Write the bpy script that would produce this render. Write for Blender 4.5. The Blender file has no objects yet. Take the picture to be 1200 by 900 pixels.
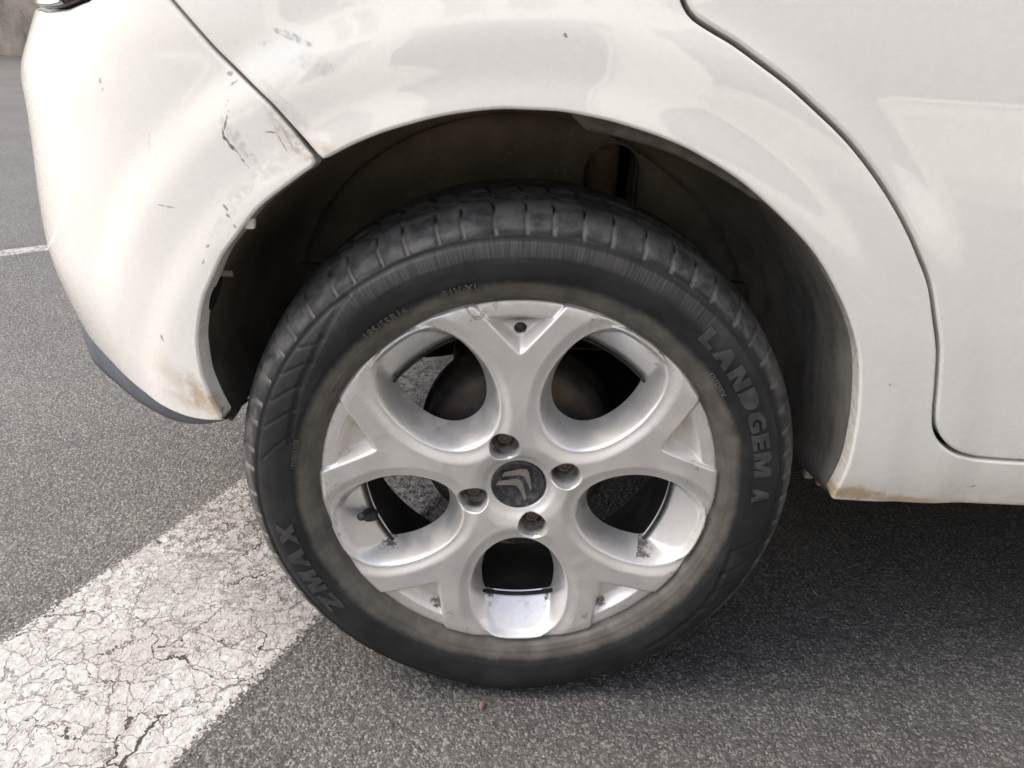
import bpy, bmesh, math, random
import numpy as np
from mathutils import Matrix, Vector
from mathutils.geometry import delaunay_2d_cdt
random.seed(7)
RNG = np.random.default_rng(11)
SC = bpy.context.scene
COL = SC.collection

# ------------------------------------------------------------------ camera, sky, sun, exposure
def camera_axes(pitch, yaw, roll):
    cy, sy = math.cos(yaw), math.sin(yaw)
    r = np.array([cy, sy, 0.]); f = np.array([-sy, cy, 0.]); u = np.array([0, 0, 1.])
    cp, sp = math.cos(pitch), math.sin(pitch)
    f, u = cp*f - sp*u, sp*f + cp*u
    cr, sr = math.cos(roll), math.sin(roll)
    return cr*r + sr*u, -sr*r + cr*u, f
cam = bpy.data.cameras.new('camera')
cam.sensor_width = 36.0
cam.lens = 906.0/1200.0*36.0
cam.clip_start = 0.02
cam.clip_end = 800.0
cam_ob = bpy.data.objects.new('camera', cam); COL.objects.link(cam_ob)
r_, u_, f_ = camera_axes(0.43925, -0.02905, 0.05161)
M = Matrix.Identity(4)
for i in range(3):
    M[i][0] = r_[i]; M[i][1] = u_[i]; M[i][2] = -f_[i]
M[0][3], M[1][3], M[2][3] = -0.03486, -0.7230, 0.7688
cam_ob.matrix_world = M
SC.camera = cam_ob

SUN_EL, SUN_AZ = math.radians(52), math.radians(176)     # azimuth from +x towards +y: hazy, from the tail side
world = bpy.data.worlds.new('World'); SC.world = world; world.use_nodes = True
wn = world.node_tree
sky = wn.nodes.new('ShaderNodeTexSky'); sky.sky_type = 'NISHITA'; sky.sun_disc = False
sky.sun_elevation = SUN_EL; sky.sun_rotation = math.radians(90) - SUN_AZ
sky.dust_density = 5.0; sky.air_density = 1.0; sky.ozone_density = 1.0
bg = wn.nodes['Background']; bg.inputs['Strength'].default_value = 0.15
wn.links.new(sky.outputs[0], bg.inputs['Color'])
sun = bpy.data.lights.new('sun', 'SUN'); sun.energy = 1.35; sun.angle = math.radians(50); sun.color = (1.0, .96, .895)
sun_ob = bpy.data.objects.new('sun', sun); COL.objects.link(sun_ob)
d = Vector((math.cos(SUN_EL)*math.cos(SUN_AZ), math.cos(SUN_EL)*math.sin(SUN_AZ), math.sin(SUN_EL)))
sun_ob.rotation_euler = d.to_track_quat('Z', 'Y').to_euler()
sun_ob.location = (0, 0, 30)
SC.view_settings.view_transform = 'Standard'; SC.view_settings.look = 'None'
SC.view_settings.gamma = 1.0; SC.view_settings.exposure = 1.3
SC.render.engine = 'CYCLES'
SC.cycles.max_bounces = 8
try:
    SC.cycles.use_denoising = True
    SC.cycles.denoiser = 'OPENIMAGEDENOISE'
except Exception:
    pass

# ------------------------------------------------------------------ helpers
def mesh_obj(name, verts, faces, mat=None, parent=None, smooth=True, normals=None):
    me = bpy.data.meshes.new(name)
    verts = np.asarray(verts, dtype=np.float32)
    if isinstance(faces, np.ndarray):
        n, k = faces.shape
        me.vertices.add(len(verts)); me.vertices.foreach_set('co', verts.ravel())
        me.loops.add(n*k); me.loops.foreach_set('vertex_index', faces.astype(np.int32).ravel())
        me.polygons.add(n); me.polygons.foreach_set('loop_start', np.arange(0, n*k, k, dtype=np.int32))
        me.polygons.foreach_set('loop_total', np.full(n, k, dtype=np.int32))
        me.update(calc_edges=True); me.validate()
    else:
        me.from_pydata(verts.tolist(), [], faces); me.update()
    me.polygons.foreach_set('use_smooth', np.full(len(me.polygons), smooth, dtype=bool))
    if normals is not None:
        me.normals_split_custom_set_from_vertices(np.asarray(normals, dtype=np.float32).tolist())
    if mat is not None: me.materials.append(mat)
    ob = bpy.data.objects.new(name, me); COL.objects.link(ob)
    if parent is not None: ob.parent = parent
    return ob
def empty(name, parent=None, loc=(0, 0, 0)):
    o = bpy.data.objects.new(name, None); COL.objects.link(o); o.location = loc
    o.empty_display_size = .1
    if parent is not None: o.parent = parent
    return o
def tag(o, label=None, cat=None, group=None, kind=None):
    if label: o['label'] = label
    if cat: o['category'] = cat
    if group: o['group'] = group
    if kind: o['kind'] = kind
    return o
def grid_faces(nu, nv, wrap=False, base=0):
    i = np.arange(nu if wrap else nu-1); j = np.arange(nv-1)
    I, J = np.meshgrid(i, j, indexing='ij')
    I2 = (I+1) % nu
    return (np.stack([I*nv+J, I2*nv+J, I2*nv+J+1, I*nv+J+1], -1).reshape(-1, 4) + base)
def lathe(prof, n=96, centre=(0, 0, 0)):
    """revolve (y, r) about the y axis"""
    p = np.asarray(prof, float); a = np.linspace(0, 2*np.pi, n, endpoint=False)
    V = np.stack([p[None, :, 1]*np.cos(a)[:, None], np.broadcast_to(p[None, :, 0], (n, len(p))), p[None, :, 1]*np.sin(a)[:, None]], -1).reshape(-1, 3)
    return V + np.array(centre), grid_faces(n, len(p), True)
def box(x0, x1, y0, y1, z0, z1):
    v = [(x, y, z) for x in (x0, x1) for y in (y0, y1) for z in (z0, z1)]
    f = [(0, 1, 3, 2), (4, 6, 7, 5), (0, 4, 5, 1), (2, 3, 7, 6), (0, 2, 6, 4), (1, 5, 7, 3)]
    return v, f
def bevel_box(name, x0, x1, y0, y1, z0, z1, mat, parent=None, b=.004):
    bm = bmesh.new()
    v, f = box(x0, x1, y0, y1, z0, z1)
    bv = [bm.verts.new(p) for p in v]
    for q in f: bm.faces.new([bv[k] for k in q])
    bmesh.ops.recalc_face_normals(bm, faces=bm.faces[:])
    bmesh.ops.bevel(bm, geom=bm.edges[:], offset=b, segments=2, affect='EDGES', profile=.6)
    me = bpy.data.meshes.new(name); bm.to_mesh(me); bm.free()
    me.materials.append(mat)
    ob = bpy.data.objects.new(name, me); COL.objects.link(ob)
    if parent: ob.parent = parent
    return ob
def sm(t):
    t = np.clip(t, 0, 1); return t*t*(3-2*t)
def smin(a, b, k):
    h = np.clip(.5+.5*(b-a)/k, 0, 1); return b*(1-h)+a*h-k*h*(1-h)
def vnoise(x, y, seed=0):
    xi = np.floor(x).astype(np.int64); yi = np.floor(y).astype(np.int64)
    fx = x-xi; fy = y-yi; fx = fx*fx*(3-2*fx); fy = fy*fy*(3-2*fy)
    def h(a, b):
        n = (a*374761393 + b*668265263 + seed*1442695041) & 0x7fffffff
        n = ((n ^ (n >> 13))*1274126177) & 0x7fffffff
        return ((n ^ (n >> 16)) & 0xffff)/65535.0
    return (h(xi, yi)*(1-fx)+h(xi+1, yi)*fx)*(1-fy)+(h(xi, yi+1)*(1-fx)+h(xi+1, yi+1)*fx)*fy
def worley(x, y, seed=0):
    xi = np.floor(x).astype(np.int64); yi = np.floor(y).astype(np.int64)
    best = np.full(x.shape, 9.0); second = np.full(x.shape, 9.0); cid = np.zeros(x.shape)
    for dx in (-1, 0, 1):
        for dy in (-1, 0, 1):
            a = xi+dx; b = yi+dy
            n = (a*73856093 + b*19349663 + seed*83492791) & 0x7fffffff
            n = ((n ^ (n >> 13))*1274126177) & 0x7fffffff
            n2 = ((n ^ (n >> 11))*668265263) & 0x7fffffff
            n3 = ((n2 ^ (n2 >> 12))*374761393) & 0x7fffffff
            d2 = np.hypot(a+(n & 0xffff)/65535.-x, b+(n2 & 0xffff)/65535.-y)
            c = d2 < best
            second = np.where(c, best, np.minimum(second, d2)); cid = np.where(c, (n3 & 0xffff)/65535., cid); best = np.where(c, d2, best)
    return best, second, cid
def set_attr(ob, name, vals):
    at = ob.data.attributes.new(name, 'FLOAT', 'POINT'); at.data.foreach_set('value', np.asarray(vals, dtype=np.float32))

# ------------------------------------------------------------------ node materials
class NM:
    def __init__(s, name):
        s.mat = bpy.data.materials.new(name); s.mat.use_nodes = True
        s.t = s.mat.node_tree; s.b = s.t.nodes['Principled BSDF']; s._obj = None
    def put(s, sock, v):
        if v is None: return
        if isinstance(v, bpy.types.NodeSocket): s.t.links.new(v, sock)
        elif isinstance(v, (tuple, list)) and len(v) == 3 and sock.type == 'RGBA': sock.default_value = (*v, 1)
        else: sock.default_value = v
    def node(s, typ, ins=(), **attrs):
        n = s.t.nodes.new(typ)
        for k, v in attrs.items(): setattr(n, k, v)
        items = ins.items() if isinstance(ins, dict) else enumerate(ins)
        for k, v in items: s.put(n.inputs[k], v)
        return n
    def obj(s):
        if s._obj is None: s._obj = s.t.nodes.new('ShaderNodeTexCoord').outputs['Object']
        return s._obj
    def xyz(s, v=None):
        n = s.node('ShaderNodeSeparateXYZ', [v or s.obj()]); return n.outputs[0], n.outputs[1], n.outputs[2]
    def vec(s, x=0, y=0, z=0): return s.node('ShaderNodeCombineXYZ', [x, y, z]).outputs[0]
    def m(s, op, a, b=0., c=0., clamp=False): return s.node('ShaderNodeMath', [a, b, c], operation=op, use_clamp=clamp).outputs[0]
    def vm(s, op, a, b=(0, 0, 0)): return s.node('ShaderNodeVectorMath', [a, b], operation=op).outputs[0]
    def noise(s, scale, detail=4., rough=.55, v=None, dist=0.):
        return s.node('ShaderNodeTexNoise', {'Vector': v or s.obj(), 'Scale': scale, 'Detail': detail, 'Roughness': rough, 'Distortion': dist}).outputs['Fac']
    def voro(s, scale, feature='F1', v=None, rand=1.):
        return s.node('ShaderNodeTexVoronoi', {'Vector': v or s.obj(), 'Scale': scale, 'Randomness': rand}, feature=feature)
    def map(s, v, a, b, c=0., d=1., smooth=True):
        return s.node('ShaderNodeMapRange', [v, a, b, c, d], interpolation_type='SMOOTHSTEP' if smooth else 'LINEAR').outputs[0]
    def mix(s, f, a, b, blend='MIX'):
        n = s.node('ShaderNodeMix', data_type='RGBA', blend_type=blend); n.clamp_factor = True
        s.put(n.inputs[0], f); s.put(n.inputs[6], a); s.put(n.inputs[7], b); return n.outputs[2]
    def attr(s, name): return s.node('ShaderNodeAttribute', attribute_name=name).outputs['Fac']
    def bump(s, h, dist=.001, strength=1., normal=None):
        n = s.node('ShaderNodeBump', {'Height': h, 'Distance': dist, 'Strength': strength})
        if normal is not None: s.put(n.inputs['Normal'], normal)
        return n.outputs[0]
    def out(s, **k):
        for a, v in k.items(): s.put(s.b.inputs[a.replace('_', ' ')], v)
        return s.mat
def plain(name, col, rough=.6, metal=0., spec=.5):
    n = NM(name)
    return n.out(Base_Color=n.mix(n.map(n.noise(40.), .3, .7), tuple(c*.88 for c in col), tuple(min(1, c*1.1) for c in col)), Roughness=rough, Metallic=metal, Specular_IOR_Level=spec)
# ------------------------------------------------------------------ materials
def mat_asphalt():
    n = NM('asphalt')
    v = n.voro(180.); v2 = n.voro(380.)
    rnd = n.node('ShaderNodeSeparateColor', [v.outputs['Color']]).outputs[0]
    rnd2 = n.node('ShaderNodeSeparateColor', [v2.outputs['Color']]).outputs[1]
    c = n.mix(n.map(rnd, .25, 1.), (.044, .043, .0415), (.100, .098, .094))
    c = n.mix(n.map(rnd2, .62, 1.), c, (.26, .25, .23))
    c = n.mix(n.map(n.noise(600., 2.), .35, .75), n.mix(.5, c, (.06, .058, .057)), c)
    c = n.mix(n.m('MULTIPLY', n.map(rnd2, .0, .18, 1., 0.), .8), c, (.03, .029, .029))
    big = n.map(n.noise(2.3, 5.), .3, .7)
    c = n.mix(big, n.mix(.14, c, (.04, .038, .037)), n.mix(.10, c, (.22, .21, .195)))
    c = n.mix(n.m('MULTIPLY', n.map(n.noise(14., 5., .7), .58, .75), .35), c, (.17, .155, .13))
    h = n.m('ADD', n.m('MULTIPLY', n.m('SUBTRACT', 1., v.outputs['Distance']), .8), n.m('ADD', n.m('MULTIPLY', n.m('SUBTRACT', 1., v2.outputs['Distance']), .5), n.noise(420., 3.)))
    return n.out(Base_Color=c, Roughness=n.map(rnd, 0., 1., .65, .9), Specular_IOR_Level=.35, Normal=n.bump(h, .0022, .85))
def mat_line(worn=1.):
    n = NM('white_line_paint')
    ht = n.attr('height'); edge = n.attr('edge')
    nz = n.noise(90., 4., .6); nb = n.noise(9., 4.)
    paint = n.mix(n.map(nz, .3, .7), (.29, .286, .276), (.385, .38, .368))
    paint = n.mix(n.map(n.noise(5., 5.), .45, .7), paint, (.29, .278, .255))
    asp = n.mix(n.map(n.noise(300., 2.), .3, .7), (.035, .034, .033), (.13, .125, .12))
    # unpainted pits between the stones, more of them towards the far, coarser end
    x, y, z = n.xyz()
    coarse = n.map(n.m('ADD', n.m('ADD', y, n.m('MULTIPLY', x, .4)), n.m('MULTIPLY', n.m('SUBTRACT', nb, .5), .35)), -.22, .22)
    v = n.voro(165., 'DISTANCE_TO_EDGE', v=n.vm('ADD', n.obj(), n.vm('SCALE', n.node('ShaderNodeTexNoise', {'Scale': 60.}).outputs['Color'])))
    v.inputs['Vector'].default_value = (0, 0, 0)
    n.put(v.inputs['Vector'], n.vm('ADD', n.obj(), n.vm('MULTIPLY', n.node('ShaderNodeTexNoise', {'Vector': n.obj(), 'Scale': 120., 'Detail': 2.}).outputs['Color'], (.006, .006, .006))))
    pit = n.m('MULTIPLY', n.map(v.outputs['Distance'], .02, .16, 1., 0.), n.map(n.noise(75., 3.), .42, .62))
    pit = n.m('MULTIPLY', pit, n.m('MULTIPLY_ADD', coarse, .9, .2))
    low = n.m('MULTIPLY', n.map(ht, .18, .42, 1., 0.), n.m('MULTIPLY_ADD', coarse, .75, .1))
    spk = n.map(n.m('ADD', n.noise(210., 3., .6), n.m('MULTIPLY', edge, .30)), .66, .72)
    wear = n.m('MAXIMUM', n.m('MAXIMUM', pit, low), spk)
    # cracks
    wob = n.vm('MULTIPLY', n.node('ShaderNodeTexNoise', {'Vector': n.obj(), 'Scale': 16., 'Detail': 5., 'Roughness': .65}).outputs['Color'], (.075, .075, .0))
    cv = n.vm('ADD', n.obj(), wob)
    c1 = n.voro(10.5, 'DISTANCE_TO_EDGE', v=cv).outputs['Distance']
    c2 = n.voro(34., 'DISTANCE_TO_EDGE', v=cv).outputs['Distance']
    wid = n.m('MULTIPLY', n.map(n.noise(11., 3.), .46, .72), .017)
    crack = n.map(n.m('DIVIDE', c1, n.m('ADD', wid, .004)), .45, 1., 1., 0.)
    fine = n.m('MULTIPLY', n.map(c2, .006, .024, 1., 0.), n.map(n.noise(7., 3.), .33, .48))
    crk = n.m('MAXIMUM', crack, n.m('MULTIPLY', fine, .6))
    dark = n.m('MAXIMUM', wear, crk)
    c = n.mix(wear, paint, asp); c = n.mix(crk, c, (.035, .032, .03))
    h = n.m('SUBTRACT', n.m('ADD', n.m('MULTIPLY', n.noise(260., 3.), .5), n.m('MULTIPLY', nz, .8)), n.m('MULTIPLY', dark, 1.1))
    return n.out(Base_Color=c, Roughness=.75, Specular_IOR_Level=.3, Normal=n.bump(h, .0022, .9))
def mat_stone_wall():
    n = NM('weathered_render')
    c = n.mix(n.map(n.noise(1.6, 6., .65), .35, .7), (.30, .255, .19), (.50, .43, .33))
    x, y, z = n.xyz()
    st = n.map(n.noise(4., 5., .6, v=n.vec(x, y, n.m('MULTIPLY', z, .3))), .5, .7)
    c = n.mix(n.m('MULTIPLY', st, .5), c, (.085, .075, .062))
    return n.out(Base_Color=c, Roughness=.9, Specular_IOR_Level=.2, Normal=n.bump(n.noise(30., 5.), .01, .6))

def stroke(n, xz, x0, z0, ang, ln, wd, nz, rag=1.1, soft=.7):
    mp = n.node('ShaderNodeMapping', [xz, (x0, z0, 0), (0, 0, math.radians(ang)), (ln, wd, 1)], vector_type='TEXTURE')
    q = n.node('ShaderNodeVectorMath', [mp.outputs[0]], operation='LENGTH').outputs['Value']
    return n.map(n.m('ADD', q, n.m('MULTIPLY', n.m('SUBTRACT', nz, .5), rag*2)), soft, 1., 1., 0.)
def mat_paint(name, marks=(), tan=(), smudge=(), chips=True):
    n = NM(name)
    x, y, z = n.xyz(); xz = n.vec(x, z, 0)
    c = n.mix(n.map(n.noise(3., 3.), .35, .65), (.782, .766, .716), (.792, .776, .726))
    film = n.noise(22., 6., .7)
    c = n.mix(n.m('MULTIPLY', n.map(film, .52, .85), .015), c, (.52, .48, .41))
    rough = n.map(n.noise(60., 5., .7), .35, .75, .04, .08)
    # road film towards the lower edge
    low = n.m('MULTIPLY', n.map(n.m('ADD', z, n.m('MULTIPLY', n.m('SUBTRACT', n.noise(18., 4.), .5), .08)), .30, .40, 1., 0.), .22)
    c = n.mix(low, c, (.60, .50, .36))
    n1 = n.noise(55., 5., .65, v=xz); n2 = n.noise(170., 4., .65, v=xz)
    for (x0, z0, a, l, w, k) in tan:
        s_ = n.m('MULTIPLY', stroke(n, xz, x0, z0, a, l, w, n1, .9, .05), k)
        c = n.mix(s_, c, (.46, .33, .17)); rough = n.m('MAXIMUM', rough, n.m('MULTIPLY', s_, .5))
    for (x0, z0, a, l, w, k) in smudge:
        s_ = n.m('MULTIPLY', n.m('MULTIPLY', stroke(n, xz, x0, z0, a, l, w, n1, .9), n.map(n2, .36, .62)), k)
        c = n.mix(s_, c, (.16, .135, .11)); rough = n.m('MAXIMUM', rough, n.m('MULTIPLY', s_, .6))
    for (x0, z0, a, l, w, k) in marks:
        s_ = n.m('MULTIPLY', stroke(n, xz, x0, z0, a, l, w, n2, 1.9, .55), k*.85)
        c = n.mix(s_, c, (.075, .062, .05)); rough = n.m('MAXIMUM', rough, n.m('MULTIPLY', s_, .7))
    if chips:
        v = n.voro(16., v=xz); r = n.node('ShaderNodeSeparateColor', [v.outputs['Color']])
        rad = n.m('MULTIPLY', n.m('GREATER_THAN', r.outputs[0], .82), n.m('MULTIPLY_ADD', r.outputs[1], .014, .006))
        chip = n.m('LESS_THAN', n.m('ADD', v.outputs['Distance'], n.m('MULTIPLY', n.m('SUBTRACT', n2, .5), .03)), rad)
        c = n.mix(n.m('MULTIPLY', chip, .75), c, (.07, .055, .04))
    bmp = n.bump(n.noise(3., 1.), .0006, .08)
    return n.out(Base_Color=c, Roughness=n.m('ADD', rough, .22), Specular_IOR_Level=.5, Coat_Weight=1., Coat_Roughness=n.m('MULTIPLY', rough, .3), Coat_IOR=1.7, Normal=bmp)

def polar(n):
    x, y, z = n.xyz()
    return n.m('SQRT', n.m('ADD', n.m('MULTIPLY', x, x), n.m('MULTIPLY', z, z))), n.m('ARCTAN2', z, x), y
def mat_tyre(letters=False):
    n = NM('tyre_rubber' if not letters else 'raised_rubber')
    r, a, y = polar(n)
    rad = n.vec(n.m('MULTIPLY', a, 7.), n.m('MULTIPLY', r, 8.), n.m('MULTIPLY', y, 10.))
    c = n.mix(n.map(n.noise(30., 5.), .35, .7), (.0065, .007, .0078), (.015, .016, .0178))
    wob = n.m('MULTIPLY', n.m('SUBTRACT', n.noise(14., 5., .7), .5), .016)
    rw = n.m('ADD', r, wob)
    # grey scuffed shoulder blocks
    sh = n.m('MULTIPLY', n.map(rw, .288, .294), n.map(y, .012, .06, 1., .5))
    c = n.mix(n.m('MULTIPLY', sh, n.map(n.noise(38., 6., .7), .36, .66, .15, .8)), c, (.135, .132, .125))
    # kerb-rubbed band on the upper sidewall: short radial scratches
    scr = n.noise(30., 4., .6, v=n.vec(n.m('MULTIPLY', a, 9.), n.m('MULTIPLY', r, .9), 0))
    up = n.m('MULTIPLY', n.m('MULTIPLY', n.map(rw, .262, .272), n.map(rw, .283, .289, 1., 0.)), n.map(n.m('SINE', a), .45, .9, .0, 1.))
    c = n.mix(n.m('MULTIPLY', up, n.map(scr, .35, .72, .08, .42)), c, (.15, .147, .14))
    # even grey dust over everything
    c = n.mix(n.map(n.noise(9., 5., .65), .4, .75, .01, .11), c, (.12, .113, .10))
    # tan dust round the bead
    fr = n.m('ADD', rw, n.m('MULTIPLY', n.m('SUBTRACT', n.noise(26., 5., .7, v=n.vec(n.m('MULTIPLY', a, 8.), n.m('MULTIPLY', r, 5.), 0)), .5), .009))
    dust = n.m('MULTIPLY', n.map(fr, .2360, .2450, 1., 0.), n.map(y, .02, .04, 1., 0.))
    dc = n.mix(n.map(n.noise(40., 5., .65), .35, .68), (.085, .078, .067), (.128, .117, .10))
    c = n.mix(n.m('MULTIPLY', dust, n.map(n.noise(18., 5., .7), .3, .6, .7, .95)), c, dc)
    if letters:
        c = n.mix(n.map(n.noise(60., 4.), .3, .7, .22, .50), c, (.10, .098, .094))
    else:
        sl = n.attr('slit')
        c = n.mix(n.m('MULTIPLY', sl, .8), c, n.mix(n.map(n.noise(60., 3.), .3, .6), (.11, .104, .09), (.20, .188, .16)))
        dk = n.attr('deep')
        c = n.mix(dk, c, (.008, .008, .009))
    hb = n.m('ADD', n.noise(700., 3.), n.m('MULTIPLY', n.noise(120., 4.), .6))
    return n.out(Base_Color=c, Roughness=n.map(n.noise(50., 4.), .3, .7, .46, .66), Specular_IOR_Level=.4, Normal=n.bump(hb, .0004, .7))
def mat_alloy():
    n = NM('silver_wheel_paint')
    r, a, y = polar(n)
    dep = n.attr('pocket')
    c = n.mix(n.map(n.noise(700., 2.), .35, .65), (.74, .73, .71), (.80, .79, .77))
    # dried road dust: tan film, heavier in pockets and near the lip
    f = n.noise(20., 6., .7)
    film = n.m('ADD', n.map(f, .40, .72, .05, .40), n.m('MULTIPLY', dep, .30))
    film = n.m('ADD', film, n.m('MULTIPLY', n.map(r, .20, .2205), n.map(n.noise(34., 5., .7), .5, .7, 0., .5)))
    c = n.mix(film, c, (.47, .415, .34))
    # brown scrapes
    sc = n.noise(45., 6., .75, dist=1.2)
    k = n.m('MULTIPLY', n.map(sc, .60, .67), n.map(r, .17, .21))
    c = n.mix(n.m('MULTIPLY', k, .65), c, (.20, .15, .11))
    grime = n.m('MULTIPLY', n.map(n.attr('grime'), .12, .5), n.map(n.m('ADD', n.noise(110., 6., .8), n.m('MULTIPLY', n.attr('grime'), .16)), .54, .66))
    c = n.mix(n.m('MULTIPLY', grime, .9), c, (.055, .043, .036))
    hole = n.attr('brown')
    c = n.mix(n.m('MULTIPLY', hole, n.map(n.noise(90., 4.), .3, .65, .55, .97)), c, (.06, .048, .038))
    met = n.m('SUBTRACT', .78, n.m('ADD', n.m('MULTIPLY', film, .8), n.m('MAXIMUM', grime, hole)), clamp=True)
    return n.out(Base_Color=c, Metallic=met, Roughness=n.map(film, 0., .6, .35, .6), Coat_Weight=.35, Coat_Roughness=.18, Normal=n.bump(n.noise(260., 3.), .0002, .35))
def mat_liner():
    n = NM('dirty_black_plastic')
    x, y, z = n.xyz()
    c = n.mix(n.map(n.noise(12., 5.), .35, .7), (.060, .054, .045), (.115, .102, .083))
    # dried mud: fine light specks and a brown film on the upper liner, long streaks on the sides
    sp = n.map(n.voro(170.).outputs['Distance'], .10, .24, 1., 0.)
    sp = n.m('MULTIPLY', sp, n.map(n.noise(30., 4.), .42, .62))
    top = n.map(z, .50, .66)
    c = n.mix(n.m('MULTIPLY', top, n.map(n.noise(8., 6., .7), .32, .66, .35, .95)), c, (.30, .245, .17))
    c = n.mix(n.m('MULTIPLY', sp, n.m('MULTIPLY_ADD', top, .7, .2)), c, (.40, .32, .20))
    st = n.noise(22., 6., .7, v=n.vec(x, n.m('MULTIPLY', y, 1.6), n.m('MULTIPLY', z, .7)))
    fr = n.m('MULTIPLY', n.map(x, .2, .33), n.map(st, .12, .88))
    c = n.mix(n.m('MULTIPLY', fr, .9), c, (.30, .285, .255))
    return n.out(Base_Color=c, Roughness=.8, Specular_IOR_Level=.3, Normal=n.bump(n.m('ADD', n.noise(180., 4.), n.m('MULTIPLY', n.noise(30., 3.), .8)), .0008, .7))
def mat_rust(name, a_, b_, sc=30.):
    n = NM(name)
    c = n.mix(n.map(n.noise(sc, 6., .7), .35, .7), a_, b_)
    c = n.mix(n.m('MULTIPLY', n.map(n.noise(sc*4, 4.), .5, .7), .5), c, tuple(k*.4 for k in a_))
    return n.out(Base_Color=c, Roughness=.75, Specular_IOR_Level=.2, Normal=n.bump(n.noise(sc*6, 4.), .0006, .6))
def mat_drum():
    n = NM('rusty_drum_iron')
    r, a, y = polar(n)
    c = n.mix(n.map(n.noise(25., 6., .7), .35, .7), (.028, .026, .026), (.075, .062, .05))
    ring = n.m('MULTIPLY', n.map(r, .082, .09), n.map(r, .100, .108, 1., 0.))
    c = n.mix(n.m('MULTIPLY', ring, n.map(n.noise(40., 5., .7), .35, .65)), c, (.085, .058, .038))
    return n.out(Base_Color=c, Roughness=.6, Metallic=.3, Normal=n.bump(n.noise(160., 4.), .0006, .6))
def mat_cap():
    n = NM('worn_cap_plastic')
    c = n.mix(n.map(n.noise(130., 4.), .4, .65), (.028, .028, .030), (.065, .064, .064))
    v = n.voro(160.); c = n.mix(n.map(v.outputs['Distance'], .1, .25, .6, 0.), c, (.16, .155, .15))
    return n.out(Base_Color=c, Roughness=.7, Specular_IOR_Level=.3, Normal=n.bump(n.noise(260., 3.), .0008, .9))

M_ASPH = mat_asphalt(); M_LINE = mat_line(); M_WALL = mat_stone_wall()
M_TYRE = mat_tyre(); M_LETTER = mat_tyre(True); M_ALLOY = mat_alloy(); M_LINER = mat_liner()
M_DRUM = mat_drum(); M_CAP = mat_cap()
M_LETTER2 = plain('dusty_raised_rubber', (.105, .096, .082), .8, 0, .2)
M_CHEV = plain('worn_emblem_metal', (.20, .178, .155), .6, .2)
M_BOLT = plain('corroded_bolt', (.17, .14, .11), .65, .4)
M_RUBBER = plain('black_rubber', (.018, .018, .018), .5)
M_BLACK = plain('black_underseal', (.012, .012, .012), .9, 0, .2)
M_BEAM = mat_rust('axle_steel', (.050, .036, .026), (.12, .085, .055))
M_STRUT = mat_rust('rusty_strut', (.15, .105, .07), (.27, .195, .125), 20.)
M_BARREL = mat_rust('grimy_barrel', (.020, .019, .019), (.06, .055, .05), 18.)
M_GREY = plain('grey_plastic', (.068, .078, .092), .5)
M_STRIP = mat_rust('dusty_edge', (.10, .09, .075), (.19, .17, .14), 50.)
M_TAB = plain('tan_primer', (.42, .33, .25), .7)
M_UNDER = plain('dusty_underseal', (.085, .075, .06), .95, 0, .2)
M_GLASS = plain('dark_glass', (.012, .014, .016), .04, 0, .6)
M_LAMP = plain('dark_lamp_lens', (.035, .02, .02), .08, 0, .6)
M_CHROME = plain('chrome_trim', (.55, .54, .52), .15, 1.)
M_FACADE = plain('cream_render', (.79, .76, .70), .85)
M_PAVE = plain('pale_concrete', (.42, .39, .34), .9)
M_GREY2 = plain('grey_door_paint', (.12, .13, .14), .5)
M_FRAMEW = plain('white_window_frame', (.7, .7, .68), .5)
# ------------------------------------------------------------------ ground, painted lines, wall
def relief(x, y):
    f1, s1, i1 = worley(x/.0070, y/.0070, 3)
    f2, s2, i2 = worley(x/.0045, y/.0045, 9)
    dome = 1-np.clip(f1/.72, 0, 1)**2
    h = .0014*dome*(.45+.55*i1)+.0009*(1-np.clip(f2/.7, 0, 1)**2)*(.3+.7*i2)
    h = h+.0012*vnoise(x/.03, y/.03, 5)+.0020*vnoise(x/.16, y/.16, 6)
    return h-.0028
def axis(parts):
    out = []
    for a, b, st in parts:
        out.append(np.linspace(a, b, max(2, int(round((b-a)/st))+1))[:-1])
    out.append([parts[-1][1]]); return np.concatenate(out)
gx = axis([(-1.75, -1.2, .0056), (-1.2, -.75, .004), (-.75, .75, .0027), (.75, 1.0, .004)])
gy = axis([(-.30, .42, .0027), (.42, 1.0, .0036), (1.0, 1.9, .006)])
X, Y = np.meshgrid(gx, gy, indexing='ij')
H = relief(X.ravel(), Y.ravel()).reshape(X.shape)
fade = sm((X-gx[0])/.06)*sm((gx[-1]-X)/.06)*sm((Y-gy[0])/.06)*sm((gy[-1]-Y)/.06)
V = np.stack([X, Y, H*fade], -1).reshape(-1, 3)
F = grid_faces(len(gx), len(gy))
ox = [-400, -6, gx[0], gx[-1], 6, 400]; oy = [-400, -6, gy[0], gy[-1], 6, 400]
V2 = np.array([(a, b, 0) for a in ox for b in oy], float)
F2 = [(i*6+j, (i+1)*6+j, (i+1)*6+j+1, i*6+j+1) for i in range(5) for j in range(5) if (i, j) != (2, 2)]
ground = mesh_obj('asphalt_ground', np.concatenate([V, V2]), np.concatenate([F, np.array(F2)+len(V)]), M_ASPH)
tag(ground, kind='structure')

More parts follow.
